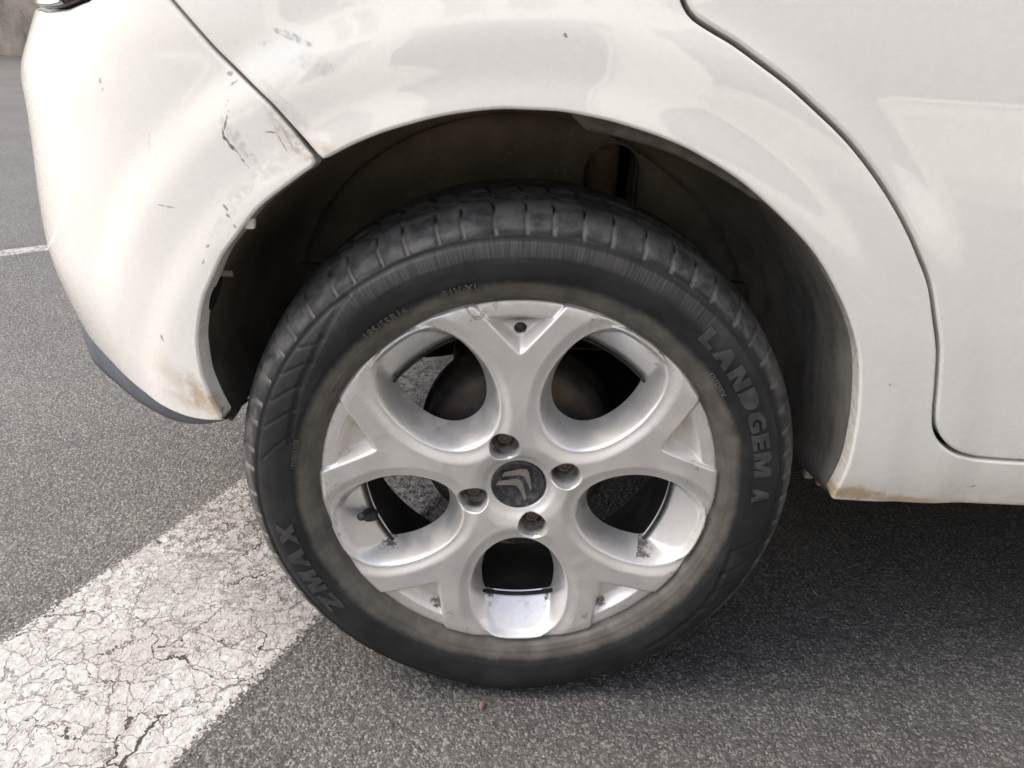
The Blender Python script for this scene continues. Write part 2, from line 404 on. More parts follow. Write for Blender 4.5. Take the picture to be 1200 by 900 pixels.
def painted_line(name, p0, p1, width, fine=None):
    """p0 -> p1 centre line; fine = (t0, t1) stretch that is meshed closely"""
    p0 = np.array(p0, float); p1 = np.array(p1, float); L = np.linalg.norm(p1-p0); u = (p1-p0)/L; nrm = np.array([u[1], -u[0]])
    if fine:
        ts = axis([(0, fine[0], .08), (fine[0], fine[1], .0028), (fine[1], L, .08)]); ws = axis([(-width/2, width/2, .0028)])
    else:
        ts = axis([(0, L, .012)]); ws = axis([(-width/2, width/2, .012)])
    T, W = np.meshgrid(ts, ws, indexing='ij')
    jit = (vnoise(T/.011, W*0+(W > 0)*7, 21)-.5)*.005+(vnoise(T/.05, W*0+(W > 0)*3, 22)-.5)*.004
    k = np.abs(W)/(width/2)
    W2 = W+np.where(k > .97, jit, 0)*np.sign(W)
    x = p0[0]+u[0]*T+nrm[0]*W2; y = p0[1]+u[1]*T+nrm[1]*W2
    h = relief(x.ravel(), y.ravel()).reshape(x.shape)
    fd = sm((x-gx[0])/.06)*sm((gx[-1]-x)/.06)*sm((y-gy[0])/.06)*sm((gy[-1]-y)/.06)
    h = h*fd if fine else h*0
    hn = np.clip((h+.0028)/.0055, 0, 1)
    lift = .0016*(1-sm((k-.90)/.08))+.0004 if fine else .0030
    z = lift+np.where(k > .995, -.004, 0)+h*(1.0 if fine else 0)
    ob = mesh_obj(name, np.stack([x, y, z], -1).reshape(-1, 3), grid_faces(len(ts), len(ws)), M_LINE)
    set_attr(ob, 'height', hn.ravel()); set_attr(ob, 'edge', sm((k-.86)/.14).ravel())
    return tag(ob, kind='structure')
ca = np.array((-.512, -.02)); ud = np.array((.418, .908)); ud = ud/np.linalg.norm(ud)
painted_line('white_road_marking', ca-ud*2.2, ca+ud*3.2, .357, (1.95, 3.5))
lc = np.array((-1.66, 1.76)); ul = np.array((.165, .135)); ul /= np.linalg.norm(ul)
painted_line('thin_road_marking', lc-ul*3.0, lc+ul*4.0, .085)

wall = mesh_obj('stone_wall', *box(-30, 30, 11.0, 11.5, -.1, 3.2), M_WALL, smooth=False)
tag(wall, 'weathered brown rendered wall across the tarmac behind the car tail', 'wall')
# a pale building across the way, seen only as reflections in the paint
bld = mesh_obj('shop_building', *box(-14, 16, -6, 0, 0, 8.6), M_FACADE, smooth=False)
bld.location = (4.0, -7.6, 0); bld.rotation_euler = (0, 0, math.radians(36))
tag(bld, 'long cream rendered building facing the side of the car', 'building')
pav = mesh_obj('pavement', *box(-40, 40, .0, 4.2, -.2, .12), M_PAVE, smooth=False); tag(pav, kind='structure')
pav.location = bld.location; pav.rotation_euler = bld.rotation_euler
for x0, x1 in ((-12.5, -9.6), (-7.2, -3.4), (-2.0, 1.6), (3.4, 8.2), (10.0, 14.5)):
    bevel_box('shopfront_frame', x0-.08, x1+.08, .0, .06, .30, 3.18, M_FRAMEW, bld, .01)
    mesh_obj('shopfront_pane', *box(x0, x1, .01, .07, .38, 3.1), M_GLASS, bld, smooth=False)
    bevel_box('awning_board', x0-.2, x1+.2, .0, .16, 3.3, 3.9, M_GREY2, bld, .01)
    for k in range(int((x1-x0)/1.8)+1):
        a = x0+.3+k*1.7
        bevel_box('window_frame', a-.06, a+1.06, .0, .06, 4.94, 6.86, M_FRAMEW, bld, .01)
        mesh_obj('window_pane', *box(a, a+1.0, .01, .07, 5.0, 6.8), M_GLASS, bld, smooth=False)
mesh_obj('cornice', *box(-14.1, 16.1, 0, .3, 8.3, 8.8), M_FRAMEW, bld, smooth=False)
# ------------------------------------------------------------------ body surface
# ---- car side surface: plan curve bends round the rear corner, profile tucks in towards the sill
def hermite(x, xp, fp):
    x=np.asarray(x,float); xp=np.asarray(xp,float); fp=np.asarray(fp,float)
    h=np.diff(xp); d=np.diff(fp)/h
    m=np.empty_like(fp); m[0]=d[0]; m[-1]=d[-1]
    m[1:-1]=np.where(d[:-1]*d[1:]>0, 2*d[:-1]*d[1:]/np.where(d[:-1]+d[1:]==0,1,d[:-1]+d[1:]),0)
    i=np.clip(np.searchsorted(xp,x)-1,0,len(h)-1)
    t=np.clip((x-xp[i])/h[i],0,1)
    return ((1+2*t)*(1-t)**2*fp[i]+t*(1-t)**2*h[i]*m[i]+t*t*(3-2*t)*fp[i+1]+t*t*(t-1)*h[i]*m[i+1])
SK=[-1.6,-1.25,-0.95,-0.75,-0.62,-0.54,-0.46,-0.40,-0.35,-0.28,-0.20,-0.10,4.0]
TH={.30:[90,90,82,68,57,50,44,35,23,8,2,0,0],
    .37:[90,90,84,70,57,49,42,32,19,7,2,0,0],
    .50:[90,89,85,74,60,48,35,25,16,7,2.5,0,0],
    .69:[90,89,87,80,69,55,37,23,14,7,2.5,0,0],
    1.0:[90,89,87,80,69,55,37,23,14,7,2.5,0,0]}
ZK=sorted(TH)
TZ=([.28,.33,.37,.43,.52,.62,.72,.82,.95,1.05],[.016,.002,-.004,-.010,-.016,-.018,-.018,-.014,-.002,.012])
_s=np.arange(-1.9,4.0001,.01); _z=np.arange(.26,1.061,.01)
def _build():
    th=np.array([hermite(_s,SK,TH[k]) for k in ZK])
    T=np.empty((len(_z),len(_s)))
    for j in range(len(_s)): T[:,j]=hermite(_z,ZK,th[:,j])
    T=np.radians(T); k0=np.argmin(abs(_s))
    dx=np.cos(T)*.01; dy=-np.sin(T)*.01
    X=np.zeros_like(T); Y=np.zeros_like(T)
    mid=lambda a:(a[:,1:]+a[:,:-1])/2
    X[:,1:]=np.cumsum(mid(dx),1); Y[:,1:]=np.cumsum(mid(dy),1)
    X-=X[:,k0:k0+1]; Y-=Y[:,k0:k0+1]
    t=hermite(_z,*TZ)[:,None]
    Y=Y+t*np.cos(T); X=X+t*np.sin(T)*1.0
    q=np.maximum(_z-.685,0); q=np.where(q<.03,q*q/.06,q-.015)
    X=X+(q*.62)[:,None]*np.sin(T)**1.5
    return X,Y
GX,GY=_build()
def _bil(G,s,z):
    """bicubic (Catmull-Rom) lookup, so that the reflections run smoothly"""
    a=np.clip((s+1.9)/.01,1,len(_s)-3.001); b=np.clip((z-.26)/.01,1,len(_z)-3.001)
    i=a.astype(int); j=b.astype(int); a=a-i; b=b-j
    w=lambda t:((-t**3+2*t*t-t)/2,(3*t**3-5*t*t+2)/2,(-3*t**3+4*t*t+t)/2,(t**3-t*t)/2)
    wa=w(a); wb=w(b)
    return sum(wb[m]*sum(wa[k]*G[j+m-1,i+k-1] for k in range(4)) for m in range(4))
def surf(s,z):
    s=np.asarray(s,float); z=np.asarray(z,float)
    x=_bil(GX,s,z); y=_bil(GY,s,z)
    r=np.hypot(x,z-.30)
    w=sm((s+.55)/.15)
    y=y-w*(.006*sm((.507-r)/.048)*.8+.003*sm((.43-r)/.035))
    return np.stack([x,y,z],-1)
def surf_n(s,z,e=.008):
    du=surf(s+e,z)-surf(s-e,z); dv=surf(s,z+e)-surf(s,z-e)
    n=np.cross(du,dv); return n/np.linalg.norm(n,axis=-1,keepdims=True)
# ------------------------------------------------------------------ the car
car = tag(empty('car'), 'white hatchback car with scraped rear bumper and dusty silver alloy wheel', 'car')
MID = .85
def resample(P, step, closed=False):
    P = np.asarray(P, float)
    if closed: P = np.vstack([P, P[:1]])
    d = np.r_[0, np.cumsum(np.linalg.norm(np.diff(P, axis=0), axis=1))]
    n = max(2, int(round(d[-1]/step)))
    t = np.linspace(0, d[-1], n+1)
    return np.stack([np.interp(t, d, P[:, 0]), np.interp(t, d, P[:, 1])], 1)
def smooth_curve(P, step=.006):
    """centripetal-ish Catmull-Rom through the points"""
    P = np.asarray(P, float); d = np.r_[0, np.cumsum(np.linalg.norm(np.diff(P, axis=0), axis=1))]
    n = max(2, int(d[-1]/step)); t = np.linspace(0, d[-1], n+1)
    return np.stack([hermite(t, d, P[:, 0]), hermite(t, d, P[:, 1])], 1)
ARCH = smooth_curve([(-0.3154,0.3722),(-0.3248,0.3993),(-0.3303,0.43),(-0.3291,0.4581),(-0.3241,0.4813),(-0.3138,0.5122),(-0.3024,0.5333),(-0.2893,0.5571),(-0.2732,0.5771),(-0.2525,0.6022),(-0.2253,0.6245),(-0.1914,0.6485),(-0.1600,0.6660),(-0.1235,0.6805),(-0.0703,0.6948),(-0.0267,0.7000),(0.0075,0.7002),(0.0467,0.6960),(0.0844,0.6880),(0.1231,0.6762),(0.1498,0.6643),(0.1781,0.6494),(0.2071,0.6295),(0.2375,0.606),(0.2612,0.5846),(0.2834,0.5582),(0.3088,0.5212),(0.3265,0.4854),(0.3386,0.4442),(0.3476,0.3958),(0.3522,0.3477),(0.3507,0.319),(0.3487,0.2995)])
k_joint = int(np.argmin(np.hypot(ARCH[:, 0]+.1914, ARCH[:, 1]-.6485)))
DOOR = smooth_curve([(0.04,0.94),(0.085,0.86),(0.1005,0.815),(0.1075,0.797),(0.118,0.781),(0.1353,0.7712),(0.1559,0.7618),(0.1817,0.7473),(0.2092,0.7312),(0.2372,0.712),(0.2664,0.6908),(0.2922,0.6681),(0.3203,0.6394),(0.3434,0.6116),(0.3603,0.5882),(0.3778,0.5615),(0.3929,0.5274),(0.4065,0.4943),(0.4171,0.4562),(0.4266,0.419),(0.433,0.4023),(0.4474,0.3844),(0.4718,0.3699),(0.5018,0.3630),(0.5462,0.3613),(0.60,.3612)])
BOT = smooth_curve([(-0.3154,0.3722),(-0.3400,.3676),(-0.36,0.3668),(-0.3828,0.3690),(-0.4305,0.3766),(-0.4954,0.3884),(-0.5486,0.3962),(-.65,.408),(-.8,.42),(-1.0,.428),(-1.38,.43)], .012)
SHUT = np.array([(-0.1914, 0.6485), (-0.2323, 0.6936), (-0.2778, 0.7335), (-0.315, 0.7708), (-.352, .808)])

def offset_poly(P, d):
    """shrink a closed polygon by d"""
    P = np.asarray(P); a = np.roll(P, 1, 0); b = np.roll(P, -1, 0)
    e1 = P-a; e2 = b-P
    e1 /= np.linalg.norm(e1, axis=1, keepdims=True)+1e-12; e2 /= np.linalg.norm(e2, axis=1, keepdims=True)+1e-12
    n1 = np.stack([-e1[:, 1], e1[:, 0]], 1); n2 = np.stack([-e2[:, 1], e2[:, 0]], 1)
    n = n1+n2; n /= np.linalg.norm(n, axis=1, keepdims=True)+1e-9
    area = .5*np.sum(P[:, 0]*np.roll(P[:, 1], -1)-np.roll(P[:, 0], -1)*P[:, 1])
    s = 1 if area > 0 else -1
    c = np.clip(np.sum(n*n1, 1), .45, 1)
    return P+s*n*(d/c)[:, None]
def inside(P, Q):
    x, y = Q[:, 0], Q[:, 1]; r = np.zeros(len(Q), bool)
    for (x1, y1), (x2, y2) in zip(P, np.roll(P, -1, 0)):
        c = ((y1 > y) != (y2 > y))
        xx = (x2-x1)*(y-y1)/((y2-y1) if y2 != y1 else 1e-12)+x1
        r ^= c & (x < xx)
    return r
def dist_poly(P, Q):
    best = np.full(len(Q), 9.)
    for a, b in zip(P, np.roll(P, -1, 0)):
        e = b-a; t = np.clip(((Q-a)@e)/(e@e+1e-12), 0, 1)
        best = np.minimum(best, np.linalg.norm(Q-a-t[:, None]*e, axis=1))
    return best
def mirror_copy(ob, name=None):
    me = ob.data.copy(); n = len(me.vertices)
    co = np.empty(n*3, np.float32); me.vertices.foreach_get('co', co); co = co.reshape(-1, 3)
    co[:, 1] = 2*MID-co[:, 1]; me.vertices.foreach_set('co', co.ravel())
    me.flip_normals(); me.update()
    o = bpy.data.objects.new(name or ob.name.split('.')[0], me); COL.objects.link(o); o.parent = ob.parent
    return o
def panel(name, poly, mat, grid=.012, r=.0035, depth=.016, step=.007, off=0., parent=None):
    """pressed sheet over the body surface with rounded, turned-in edges"""
    P = resample(poly, step, True)[:-1]
    area = .5*np.sum(P[:, 0]*np.roll(P[:, 1], -1)-np.roll(P[:, 0], -1)*P[:, 1])
    if area < 0: P = P[::-1]
    I = offset_poly(P, r)
    lo, hi = I.min(0), I.max(0)
    g = np.stack(np.meshgrid(np.arange(lo[0], hi[0], grid), np.arange(lo[1], hi[1], grid), indexing='ij'), -1).reshape(-1, 2)
    g = g[inside(I, g)]; g = g[dist_poly(I, g) > grid*.55]
    n = len(I); pts = np.vstack([I, g])
    vs, es, fs, *_ = delaunay_2d_cdt([Vector(p) for p in pts], [(i, (i+1) % n) for i in range(n)], [], 1, 1e-6)
    q = np.array([tuple(v) for v in vs]); S = surf(q[:, 0], q[:, 1]); N = surf_n(q[:, 0], q[:, 1])
    S = S+N*off
    # boundary loop in order: find output verts of the input loop
    idx = []
    from mathutils.kdtree import KDTree
    kd = KDTree(len(q))
    for i, p in enumerate(q): kd.insert((p[0], p[1], 0), i)
    kd.balance()
    idx = [kd.find((p[0], p[1], 0))[1] for p in I]
    B = S[idx]; NB = N[idx]
    tan = np.roll(B, -1, 0)-np.roll(B, 1, 0); tan /= np.linalg.norm(tan, axis=1, keepdims=True)+1e-12
    outw = np.cross(tan, NB)                       # CCW in (s,z), normal towards the outside
    outw /= np.linalg.norm(outw, axis=1, keepdims=True)+1e-12
    verts = [S]; norms = [N]; faces = [list(f) if True else f for f in fs]
    base = len(S); prev = np.array(idx)
    for a in (30, 60, 90):
        ra = math.radians(a)
        ring = B+outw*(r*math.sin(ra))-NB*(r*(1-math.cos(ra)))
        nn = NB*math.cos(ra)+outw*math.sin(ra)
        cur = np.arange(base, base+n); verts.append(ring); norms.append(nn); base += n
        for i in range(n):
            j = (i+1) % n; faces.append([int(prev[j]), int(prev[i]), int(cur[i]), int(cur[j])])
        prev = cur
    ring = B+outw*r-NB*(r+depth); cur = np.arange(base, base+n); verts.append(ring); norms.append(outw)
    for i in range(n):
        j = (i+1) % n; faces.append([int(prev[j]), int(prev[i]), int(cur[i]), int(cur[j])])
    V = np.vstack(verts); Nn = np.vstack(norms)
    # orientation: make face normals agree with vertex normals
    out = []
    for f in faces:
        a, b, c = V[f[0]], V[f[1]], V[f[2]]
        out.append(f[::-1] if np.dot(np.cross(b-a, c-a), Nn[f[0]]) < 0 else f)
    return mesh_obj(name, V, out, mat, parent or car, True, Nn)

G = .0022   # half of a shut line
MARKS = [(-.275,.6775,70,.010,.0014,.9),(-.2785,.668,100,.007,.0014,.9),(-.2745,.660,-55,.010,.0015,.9),(-.268,.653,-52,.009,.0011,.8),(-.262,.644,-50,.012,.0008,.5),
         (-.273,.692,60,.004,.0014,.8),(-.2655,.709,40,.005,.0015,.7),(-.268,.7165,0,.003,.0018,.7),(-.236,.671,-3,.006,.0011,.8),(-.226,.662,-60,.009,.0008,.6),(-.222,.669,-62,.012,.0007,.5),
         (-.342,.5985,-4,.012,.0009,.6),(-.283,.602,-50,.004,.0016,.8),(-.281,.595,-60,.0035,.0018,.8),(-.276,.586,-45,.003,.0014,.7),
         (-.393,.703,80,.003,.0013,.7),(-.391,.697,80,.0025,.0013,.7),(-.3705,.461,-75,.005,.0014,.9),(-.352,.654,80,.012,.0010,.22),(-.305,.565,40,.003,.0012,.7),(-.312,.548,60,.003,.0011,.6)]
TAN = [(-.338,.400,-60,.036,.014,.75),(-.325,.392,-62,.022,.007,.9),(-.365,.415,-40,.05,.02,.35),(-.34,.385,-15,.06,.012,.4),(-.215,.66,-45,.03,.012,.25)]
SMUDGE = [(-.215,.668,-48,.045,.010,.28),(-.245,.636,38,.06,.008,.16),(-.345,.41,-55,.03,.015,.2),(-.275,.605,50,.05,.006,.16),(-.266,.662,-52,.030,.006,.3)]
M_BUMPER = mat_paint('bumper_paint', MARKS, TAN, SMUDGE)
M_QUARTER = mat_paint('quarter_panel_paint',
    [(.015,.759,0,.0026,.0022,.9),(-.235,.69,-45,.016,.0010,.6),(-.205,.665,-45,.012,.0010,.5),(.367,.454,0,.0018,.0018,.6),(.504,.324,25,.006,.0016,.85)],
    [(.372,.312,-8,.055,.017,.85),(.43,.303,-4,.10,.009,.8),(.60,.297,0,.22,.006,.6),(-.19,.66,-20,.03,.006,.3)],
    [(-.195,.728,-8,.022,.008,.22),(-.212,.7475,-18,.020,.0035,.55),(-.235,.742,15,.008,.002,.4),(-.22,.69,-45,.05,.006,.2),(.38,.31,-5,.04,.01,.25)])
M_PAINT = mat_paint('white_paint', (), (), ())

a_b = ARCH[:k_joint+1][::-1]; a_q = ARCH[k_joint:]
dn = np.array([-.70, -.71])
bumper_poly = np.vstack([SHUT[1:][::-1]+dn*G*.6, [SHUT[0]+np.array((-.0045, .001))], a_b[1:], BOT[1:], [(-1.38, .765), (-1.0, .766), (-.72, .765), (-.56, .7585), (-.475, .757), (-.43, .7605), (-.40, .768), (-.375, .785)]])
bumper = panel('rear_bumper', bumper_poly, M_BUMPER, .0065)
tag(bumper, 'scraped white rear bumper with scuffs and brown grime by the wheel arch')
quarter_poly = np.vstack([SHUT[0]+np.array((.001, .0015)), SHUT[1:]-dn*G*.6, [(-.36, .845), (-.352, .94)], DOOR+np.array((-.0010, -.0010))*2.0, [(1.1, .3592), (1.95, .3592), (1.95, .2945), (1.0, .2945), (.578, .2940), (.4623, .2955)], a_q[::-1][:-1]])
quarter = panel('quarter_panel', quarter_poly, M_QUARTER, .0075)
door_poly = np.vstack([DOOR+np.array((.0010, .0010))*1.0, [(1.16, .3612), (1.16, .94)]])
door = panel('rear_door', door_poly, M_PAINT, .013)
front_door = panel('front_door', [(1.165, .3612), (2.02, .3612), (2.02, .94), (1.165, .94)], M_PAINT, .04, step=.04)
aw = np.radians(np.arange(0, 181, 6)); wh = np.stack([2.46+.385*np.cos(aw), .30+.395*np.sin(aw)], 1)
fender_poly = np.vstack([[(1.955, .2945)], [(2.07, .2945)], wh[::-1][1:-1], [(2.85, .2945), (3.08, .32), (3.12, .5), (3.1, .72), (2.7, .86), (2.2, .94), (2.025, .94), (2.025, .36), (1.955, .36)]])
fender = panel('front_fender', fender_poly, M_PAINT, .04, step=.03)
tail = panel('tailgate_corner', [(-1.38, .945), (-.356, .945), (-.364, .85), (-.356, .811), (-.385, .787), (-.40, .775), (-1.38, .772)], M_PAINT, .02, off=-.004)
# tail lamp: proud dark lens with a bright foot
lamp_poly = smooth_curve([(-.398, .774), (-.411, .7675), (-.425, .7635), (-.44, .7605), (-.455, .7590), (-.474, .7585), (-.54, .762)], .006)
lamp = panel('tail_lamp', np.vstack([lamp_poly, [(-.60, .80), (-.60, .94), (-.44, .94), (-.405, .84)]]), M_LAMP, .015, r=.006, depth=.02, off=.006)
foot = panel('lamp_trim', np.vstack([lamp_poly[6:]+np.array((0, .0010)), lamp_poly[6:][::-1]+np.array((0, .0058))]), M_CHROME, .01, r=.001, depth=.008, off=.0075, parent=lamp)
# grey lower valance following the bumper's edge
vs_ = np.linspace(-.3165, -1.38, 120)
zb = np.interp(-vs_, -BOT[:, 0], BOT[:, 1]); drop = hermite(-vs_, [.315, .36, .45, .56, .62, .80, 1.38], [.001, .010, .026, .042, .054, .06, .07])
rows = []
for k in range(9):
    t = k/8
    zz = zb+.014-(drop+.014)*min(1, t/.75)
    P = surf(vs_, np.maximum(zb+.004, .30)); Nn = surf_n(vs_, np.maximum(zb+.004, .30)); Nn[:, 2] = 0
    P = P-Nn*(.006+(.0 if t < .75 else (t-.75)/.25*.06)-.004*math.sin(min(1, t/.75)*math.pi))
    P[:, 2] = zz; rows.append(P)
R_ = np.stack(rows, 1)
val = mesh_obj('bumper_valance', R_.reshape(-1, 3), grid_faces(len(vs_), 9), M_GREY, car)

for o in (bumper, quarter, door, front_door, fender, tail, lamp, val): mirror_copy(o)

# black shell added behind the panels to block light through gaps, floor, cabin
ss = np.arange(-1.38, 3.1, .03); zz = np.arange(.335, .951, .02)
S_, Z_ = np.meshgrid(ss, zz, indexing='ij')
P = surf(S_, Z_); Nn = surf_n(S_, Z_); P = P-Nn*.024
Fg = grid_faces(len(ss), len(zz))
Pf = P.reshape(-1, 3)
rr = np.minimum(np.hypot(Pf[:, 0], Pf[:, 2]-.30), np.hypot(Pf[:, 0]-2.46, Pf[:, 2]-.30))
low = (Pf[:, 0] < -.2) & (Pf[:, 2] < .41)
bad = (rr < .425) | low | (Pf[:, 2] > np.interp(Pf[:, 0], [2.0, 2.2, 2.7, 3.1], [.951, .90, .82, .66]))
Fg = Fg[~bad[Fg].any(1)]
shell = mesh_obj('gap_blocker', Pf, Fg, M_BLACK, car); mirror_copy(shell)
mesh_obj('floor_pan', *box(.40, 3.0, .05, 2*MID-.05, .405, .425), M_UNDER, car, smooth=False)
mesh_obj('floor_pan', *box(-.62, 3.0, .285, 2*MID-.285, .43, .46), M_UNDER, car, smooth=False)

def loft_quads(name, rings, mat, parent=None, smooth=True):
    n = len(rings[0]); V = np.vstack(rings); F = []
    for k in range(len(rings)-1):
        for i in range(n-1): F.append([k*n+i, k*n+i+1, (k+1)*n+i+1, (k+1)*n+i])
    return mesh_obj(name, V, F, mat, parent or car, smooth)
def cabin_ring(x0, x1, y, z):
    """plan outline of the cabin at height z: near side, tail, far side, nose"""
    pts = []
    for t in np.linspace(0, 1, 9): pts.append((x1+(x0+.25-x1)*t, y, z))
    for a in np.linspace(0, 90, 7)[1:]: pts.append((x0+.25-.25*math.sin(math.radians(a)), y+.25*(1-math.cos(math.radians(a))), z))
    far = [(p[0], 2*MID-p[1], p[2]) for p in pts[::-1]]
    return np.array(pts+far+[pts[0]])
rings = [cabin_ring(-.575, 2.35, .012, .944), cabin_ring(-.50, 1.85, .09, 1.16), cabin_ring(-.36, 1.45, .17, 1.38), cabin_ring(-.22, 1.2, .25, 1.47), cabin_ring(.05, .95, .45, 1.51), cabin_ring(.3, .7, .80, 1.52)]
cab = loft_quads('cabin', rings, M_PAINT)
def side_window(xa, xb, ta, tb):
    lo = lambda x: np.array((x, .012+(.09-.012)*((1.0-.944)/.216)-.004, 1.0))
    hi = lambda x: np.array((x, .158-.004, 1.35))
    v = [lo(xa), lo(xb), hi(tb), hi(ta)]
    o = mesh_obj('side_window', np.array(v+[p+np.array((0, .006, 0)) for p in v]), [(0, 1, 2, 3), (7, 6, 5, 4), (0, 4, 5, 1), (1, 5, 6, 2), (2, 6, 7, 3), (3, 7, 4, 0)], M_GLASS, car, smooth=False)
    mirror_copy(o)
side_window(.12, 1.10, .15, 1.08); side_window(1.20, 2.0, 1.18, 1.42); side_window(-.22, .04, -.08, .08)
bon = [np.array([(2.2+.9*t, y, .944-.16*t*t) for y in np.linspace(.03, 2*MID-.03, 14)]) for t in np.linspace(0, 1, 8)]
for b_ in bon: b_[:, 2] += .05*np.sin(np.linspace(0, math.pi, 14))
loft_quads('bonnet', bon, M_PAINT)
yn = np.linspace(0, 2*MID, 25); bul = np.sin(np.pi*np.clip(yn/(2*MID), 0, 1))**.45
nose = [np.stack([3.02+k*bul, yn, np.full(25, z)], 1) for z, k in ((.26, .10), (.30, .20), (.40, .27), (.52, .28), (.64, .25), (.74, .19), (.79, .08))]
loft_quads('front_bumper', nose, M_PAINT)
# ------------------------------------------------------------------ wheel-arch liner and running gear
# liner: arch curve swept inwards, then the inner wall
A = smooth_curve(np.vstack([ARCH[:-1:4], ARCH[-1:]]), .010)
dA = np.gradient(A, axis=0); nA = np.stack([-dA[:, 1], dA[:, 0]], 1); nA /= np.linalg.norm(nA, axis=1, keepdims=True)   # points away from the wheel
if np.mean(np.sum(nA*(A-np.array((0, .3))), 1)) < 0: nA = -nA
ext = np.vstack([[A[0]+np.array((.004, -.004))], A+nA*.004, [A[-1]+np.array((.006, .006))]])
ys = np.array([-.004, .01, .03, .06, .10, .15, .19, .23, .26, .28, .293, .300])
ins = np.array([0, .001, .001, .000, .001, .003, .006, .011, .018, .026, .035, .045])
rows = []
for y, k in zip(ys, ins):
    c = ext-np.vstack([nA[:1], nA, nA[-1:]])*k
    wv = .0007*(vnoise(np.linspace(0, 22, len(c)), np.full(len(c), y*9.), 4)-.5)
    c = c+np.vstack([nA[:1], nA, nA[-1:]])*wv[:, None]
    c[-1, 1] -= .020*min(1, max(0, (y-.02)/.06)); c[-2, 1] -= .010*min(1, max(0, (y-.02)/.06))
    yb = surf(c[:, 0], np.clip(c[:, 1], .29, .94))[:, 1]
    rows.append(np.stack([c[:, 0], np.maximum(y, yb+.012+.2*max(y, 0)), c[:, 1]], 1))
LR = np.stack(rows, 1)
# front lower end is trimmed on a slant, torn a little
liner = mesh_obj('wheel_arch_liner', LR.reshape(-1, 3), grid_faces(len(ext), len(ys)), M_LINER, car)
sol = liner.modifiers.new('thick', 'SOLIDIFY'); sol.thickness = .003; sol.offset = 1
# inner wall with the tall opening for the damper
outer = ext-np.vstack([nA[:1], nA, nA[-1:]])*.041
sel = outer[(outer[:, 1] > .35)]
poly = np.vstack([sel, [(.30, .35), (-.28, .35)]])
cxh = .1105
hole = [(.073, .50)]+[(cxh-.0375*math.cos(t), .597+.037*math.sin(t)) for t in np.linspace(0, math.pi, 17)]+[(.148, .50)]
hole = np.array(hole)
g = np.stack(np.meshgrid(np.arange(-.34, .36, .02), np.arange(.36, .70, .02), indexing='ij'), -1).reshape(-1, 2)
g = g[inside(poly, g) & ~inside(hole, g)]; g = g[(dist_poly(poly, g) > .008) & (dist_poly(hole, g) > .006)]
n1, n2 = len(poly), len(hole)
pts = np.vstack([poly, hole, g])
vs, es, fs, *_ = delaunay_2d_cdt([Vector(p) for p in pts], [(i, (i+1) % n1) for i in range(n1)]+[(n1+i, n1+(i+1) % n2) for i in range(n2)], [], 2, 1e-6)
q = np.array([tuple(v) for v in vs]); keep = [list(f) for f in fs if not inside(hole, q[list(f)].mean(0)[None])[0]]
iw = mesh_obj('inner_wing_panel', np.stack([q[:, 0], .298+.004*np.sin(q[:, 0]*11), q[:, 1]], 1), keep, M_LINER, car)
s2 = iw.modifiers.new('thick', 'SOLIDIFY'); s2.thickness = .004; s2.offset = 0
# turned rim round the opening
lip = hole; hl = resample(lip, .006)
rim_rows = [np.stack([hl[:, 0], np.full(len(hl), .298+.004*math.sin(1.1)+dy), hl[:, 1]], 1)+np.stack([(hl[:, 0]-cxh)*o_, 0*hl[:, 0], (hl[:, 1]-.59)*o_], 1) for dy, o_ in ((-.002, .05), (-.006, .0), (-.002, -.04), (.02, -.05))]
mesh_obj('opening_rim', np.stack(rim_rows, 1).reshape(-1, 3), grid_faces(len(hl), 4), M_LINER, car)
# behind it: rusty damper body, its edge strip, dark bulkhead
v, f = lathe([(-.14, 0), (-.14, .026), (.14, .026), (.14, 0)], 32)
dv = np.stack([v[:, 0]+.103, v[:, 2]+.375, v[:, 1]+.56], 1)
mesh_obj('damper', dv, f, M_STRUT, car)
bevel_box('bracket_edge', .1425, .1455, .315, .37, .45, .655, M_STRIP, car, .0008)
bevel_box('bracket_tab', .128, .141, .318, .326, .628, .640, M_TAB, car, .002)
mesh_obj('bulkhead', *box(-.36, .38, .46, .465, .36, .75), M_BLACK, car, smooth=False)
# pale folded edge of the arch above the front half
k0 = int(np.argmin(np.hypot(ARCH[:, 0]-.022, ARCH[:, 1]-.699))); k1 = int(np.argmin(np.hypot(ARCH[:, 0]-.215, ARCH[:, 1]-.624)))
E_ = ARCH[k0:k1]; dE = np.gradient(E_, axis=0); nE = np.stack([-dE[:, 1], dE[:, 0]], 1); nE /= np.linalg.norm(nE, axis=1, keepdims=True)
if np.mean(np.sum(nE*(E_-np.array((0, .3))), 1)) < 0: nE = -nE
u = np.linspace(0, 1, len(E_)); wd = np.minimum(u/.10, 1)*.0145*(1-u)**.55+.001
rows = [np.stack([(E_+nE*.004)[:, 0], np.full(len(E_), .004), (E_+nE*.004)[:, 1]], 1),
        np.stack([(E_-nE*(wd*.5)[:, None])[:, 0], np.full(len(E_), .003), (E_-nE*(wd*.5)[:, None])[:, 1]], 1),
        np.stack([(E_-nE*wd[:, None])[:, 0], np.full(len(E_), .006), (E_-nE*wd[:, None])[:, 1]], 1),
        np.stack([(E_-nE*(wd*.7)[:, None])[:, 0], np.full(len(E_), .012), (E_-nE*(wd*.7)[:, None])[:, 1]], 1)]
mesh_obj('folded_arch_edge', np.stack(rows, 1).reshape(-1, 3), grid_faces(len(E_), 4), M_STRIP, car)
# lower front end of the liner: slanted closing flap with two tan tabs
bevel_box('sill_tab', .354, .365, .085, .095, .276, .296, M_TAB, car, .002)
bevel_box('sill_tab', .362, .376, .066, .074, .278, .302, M_TAB, car, .002)
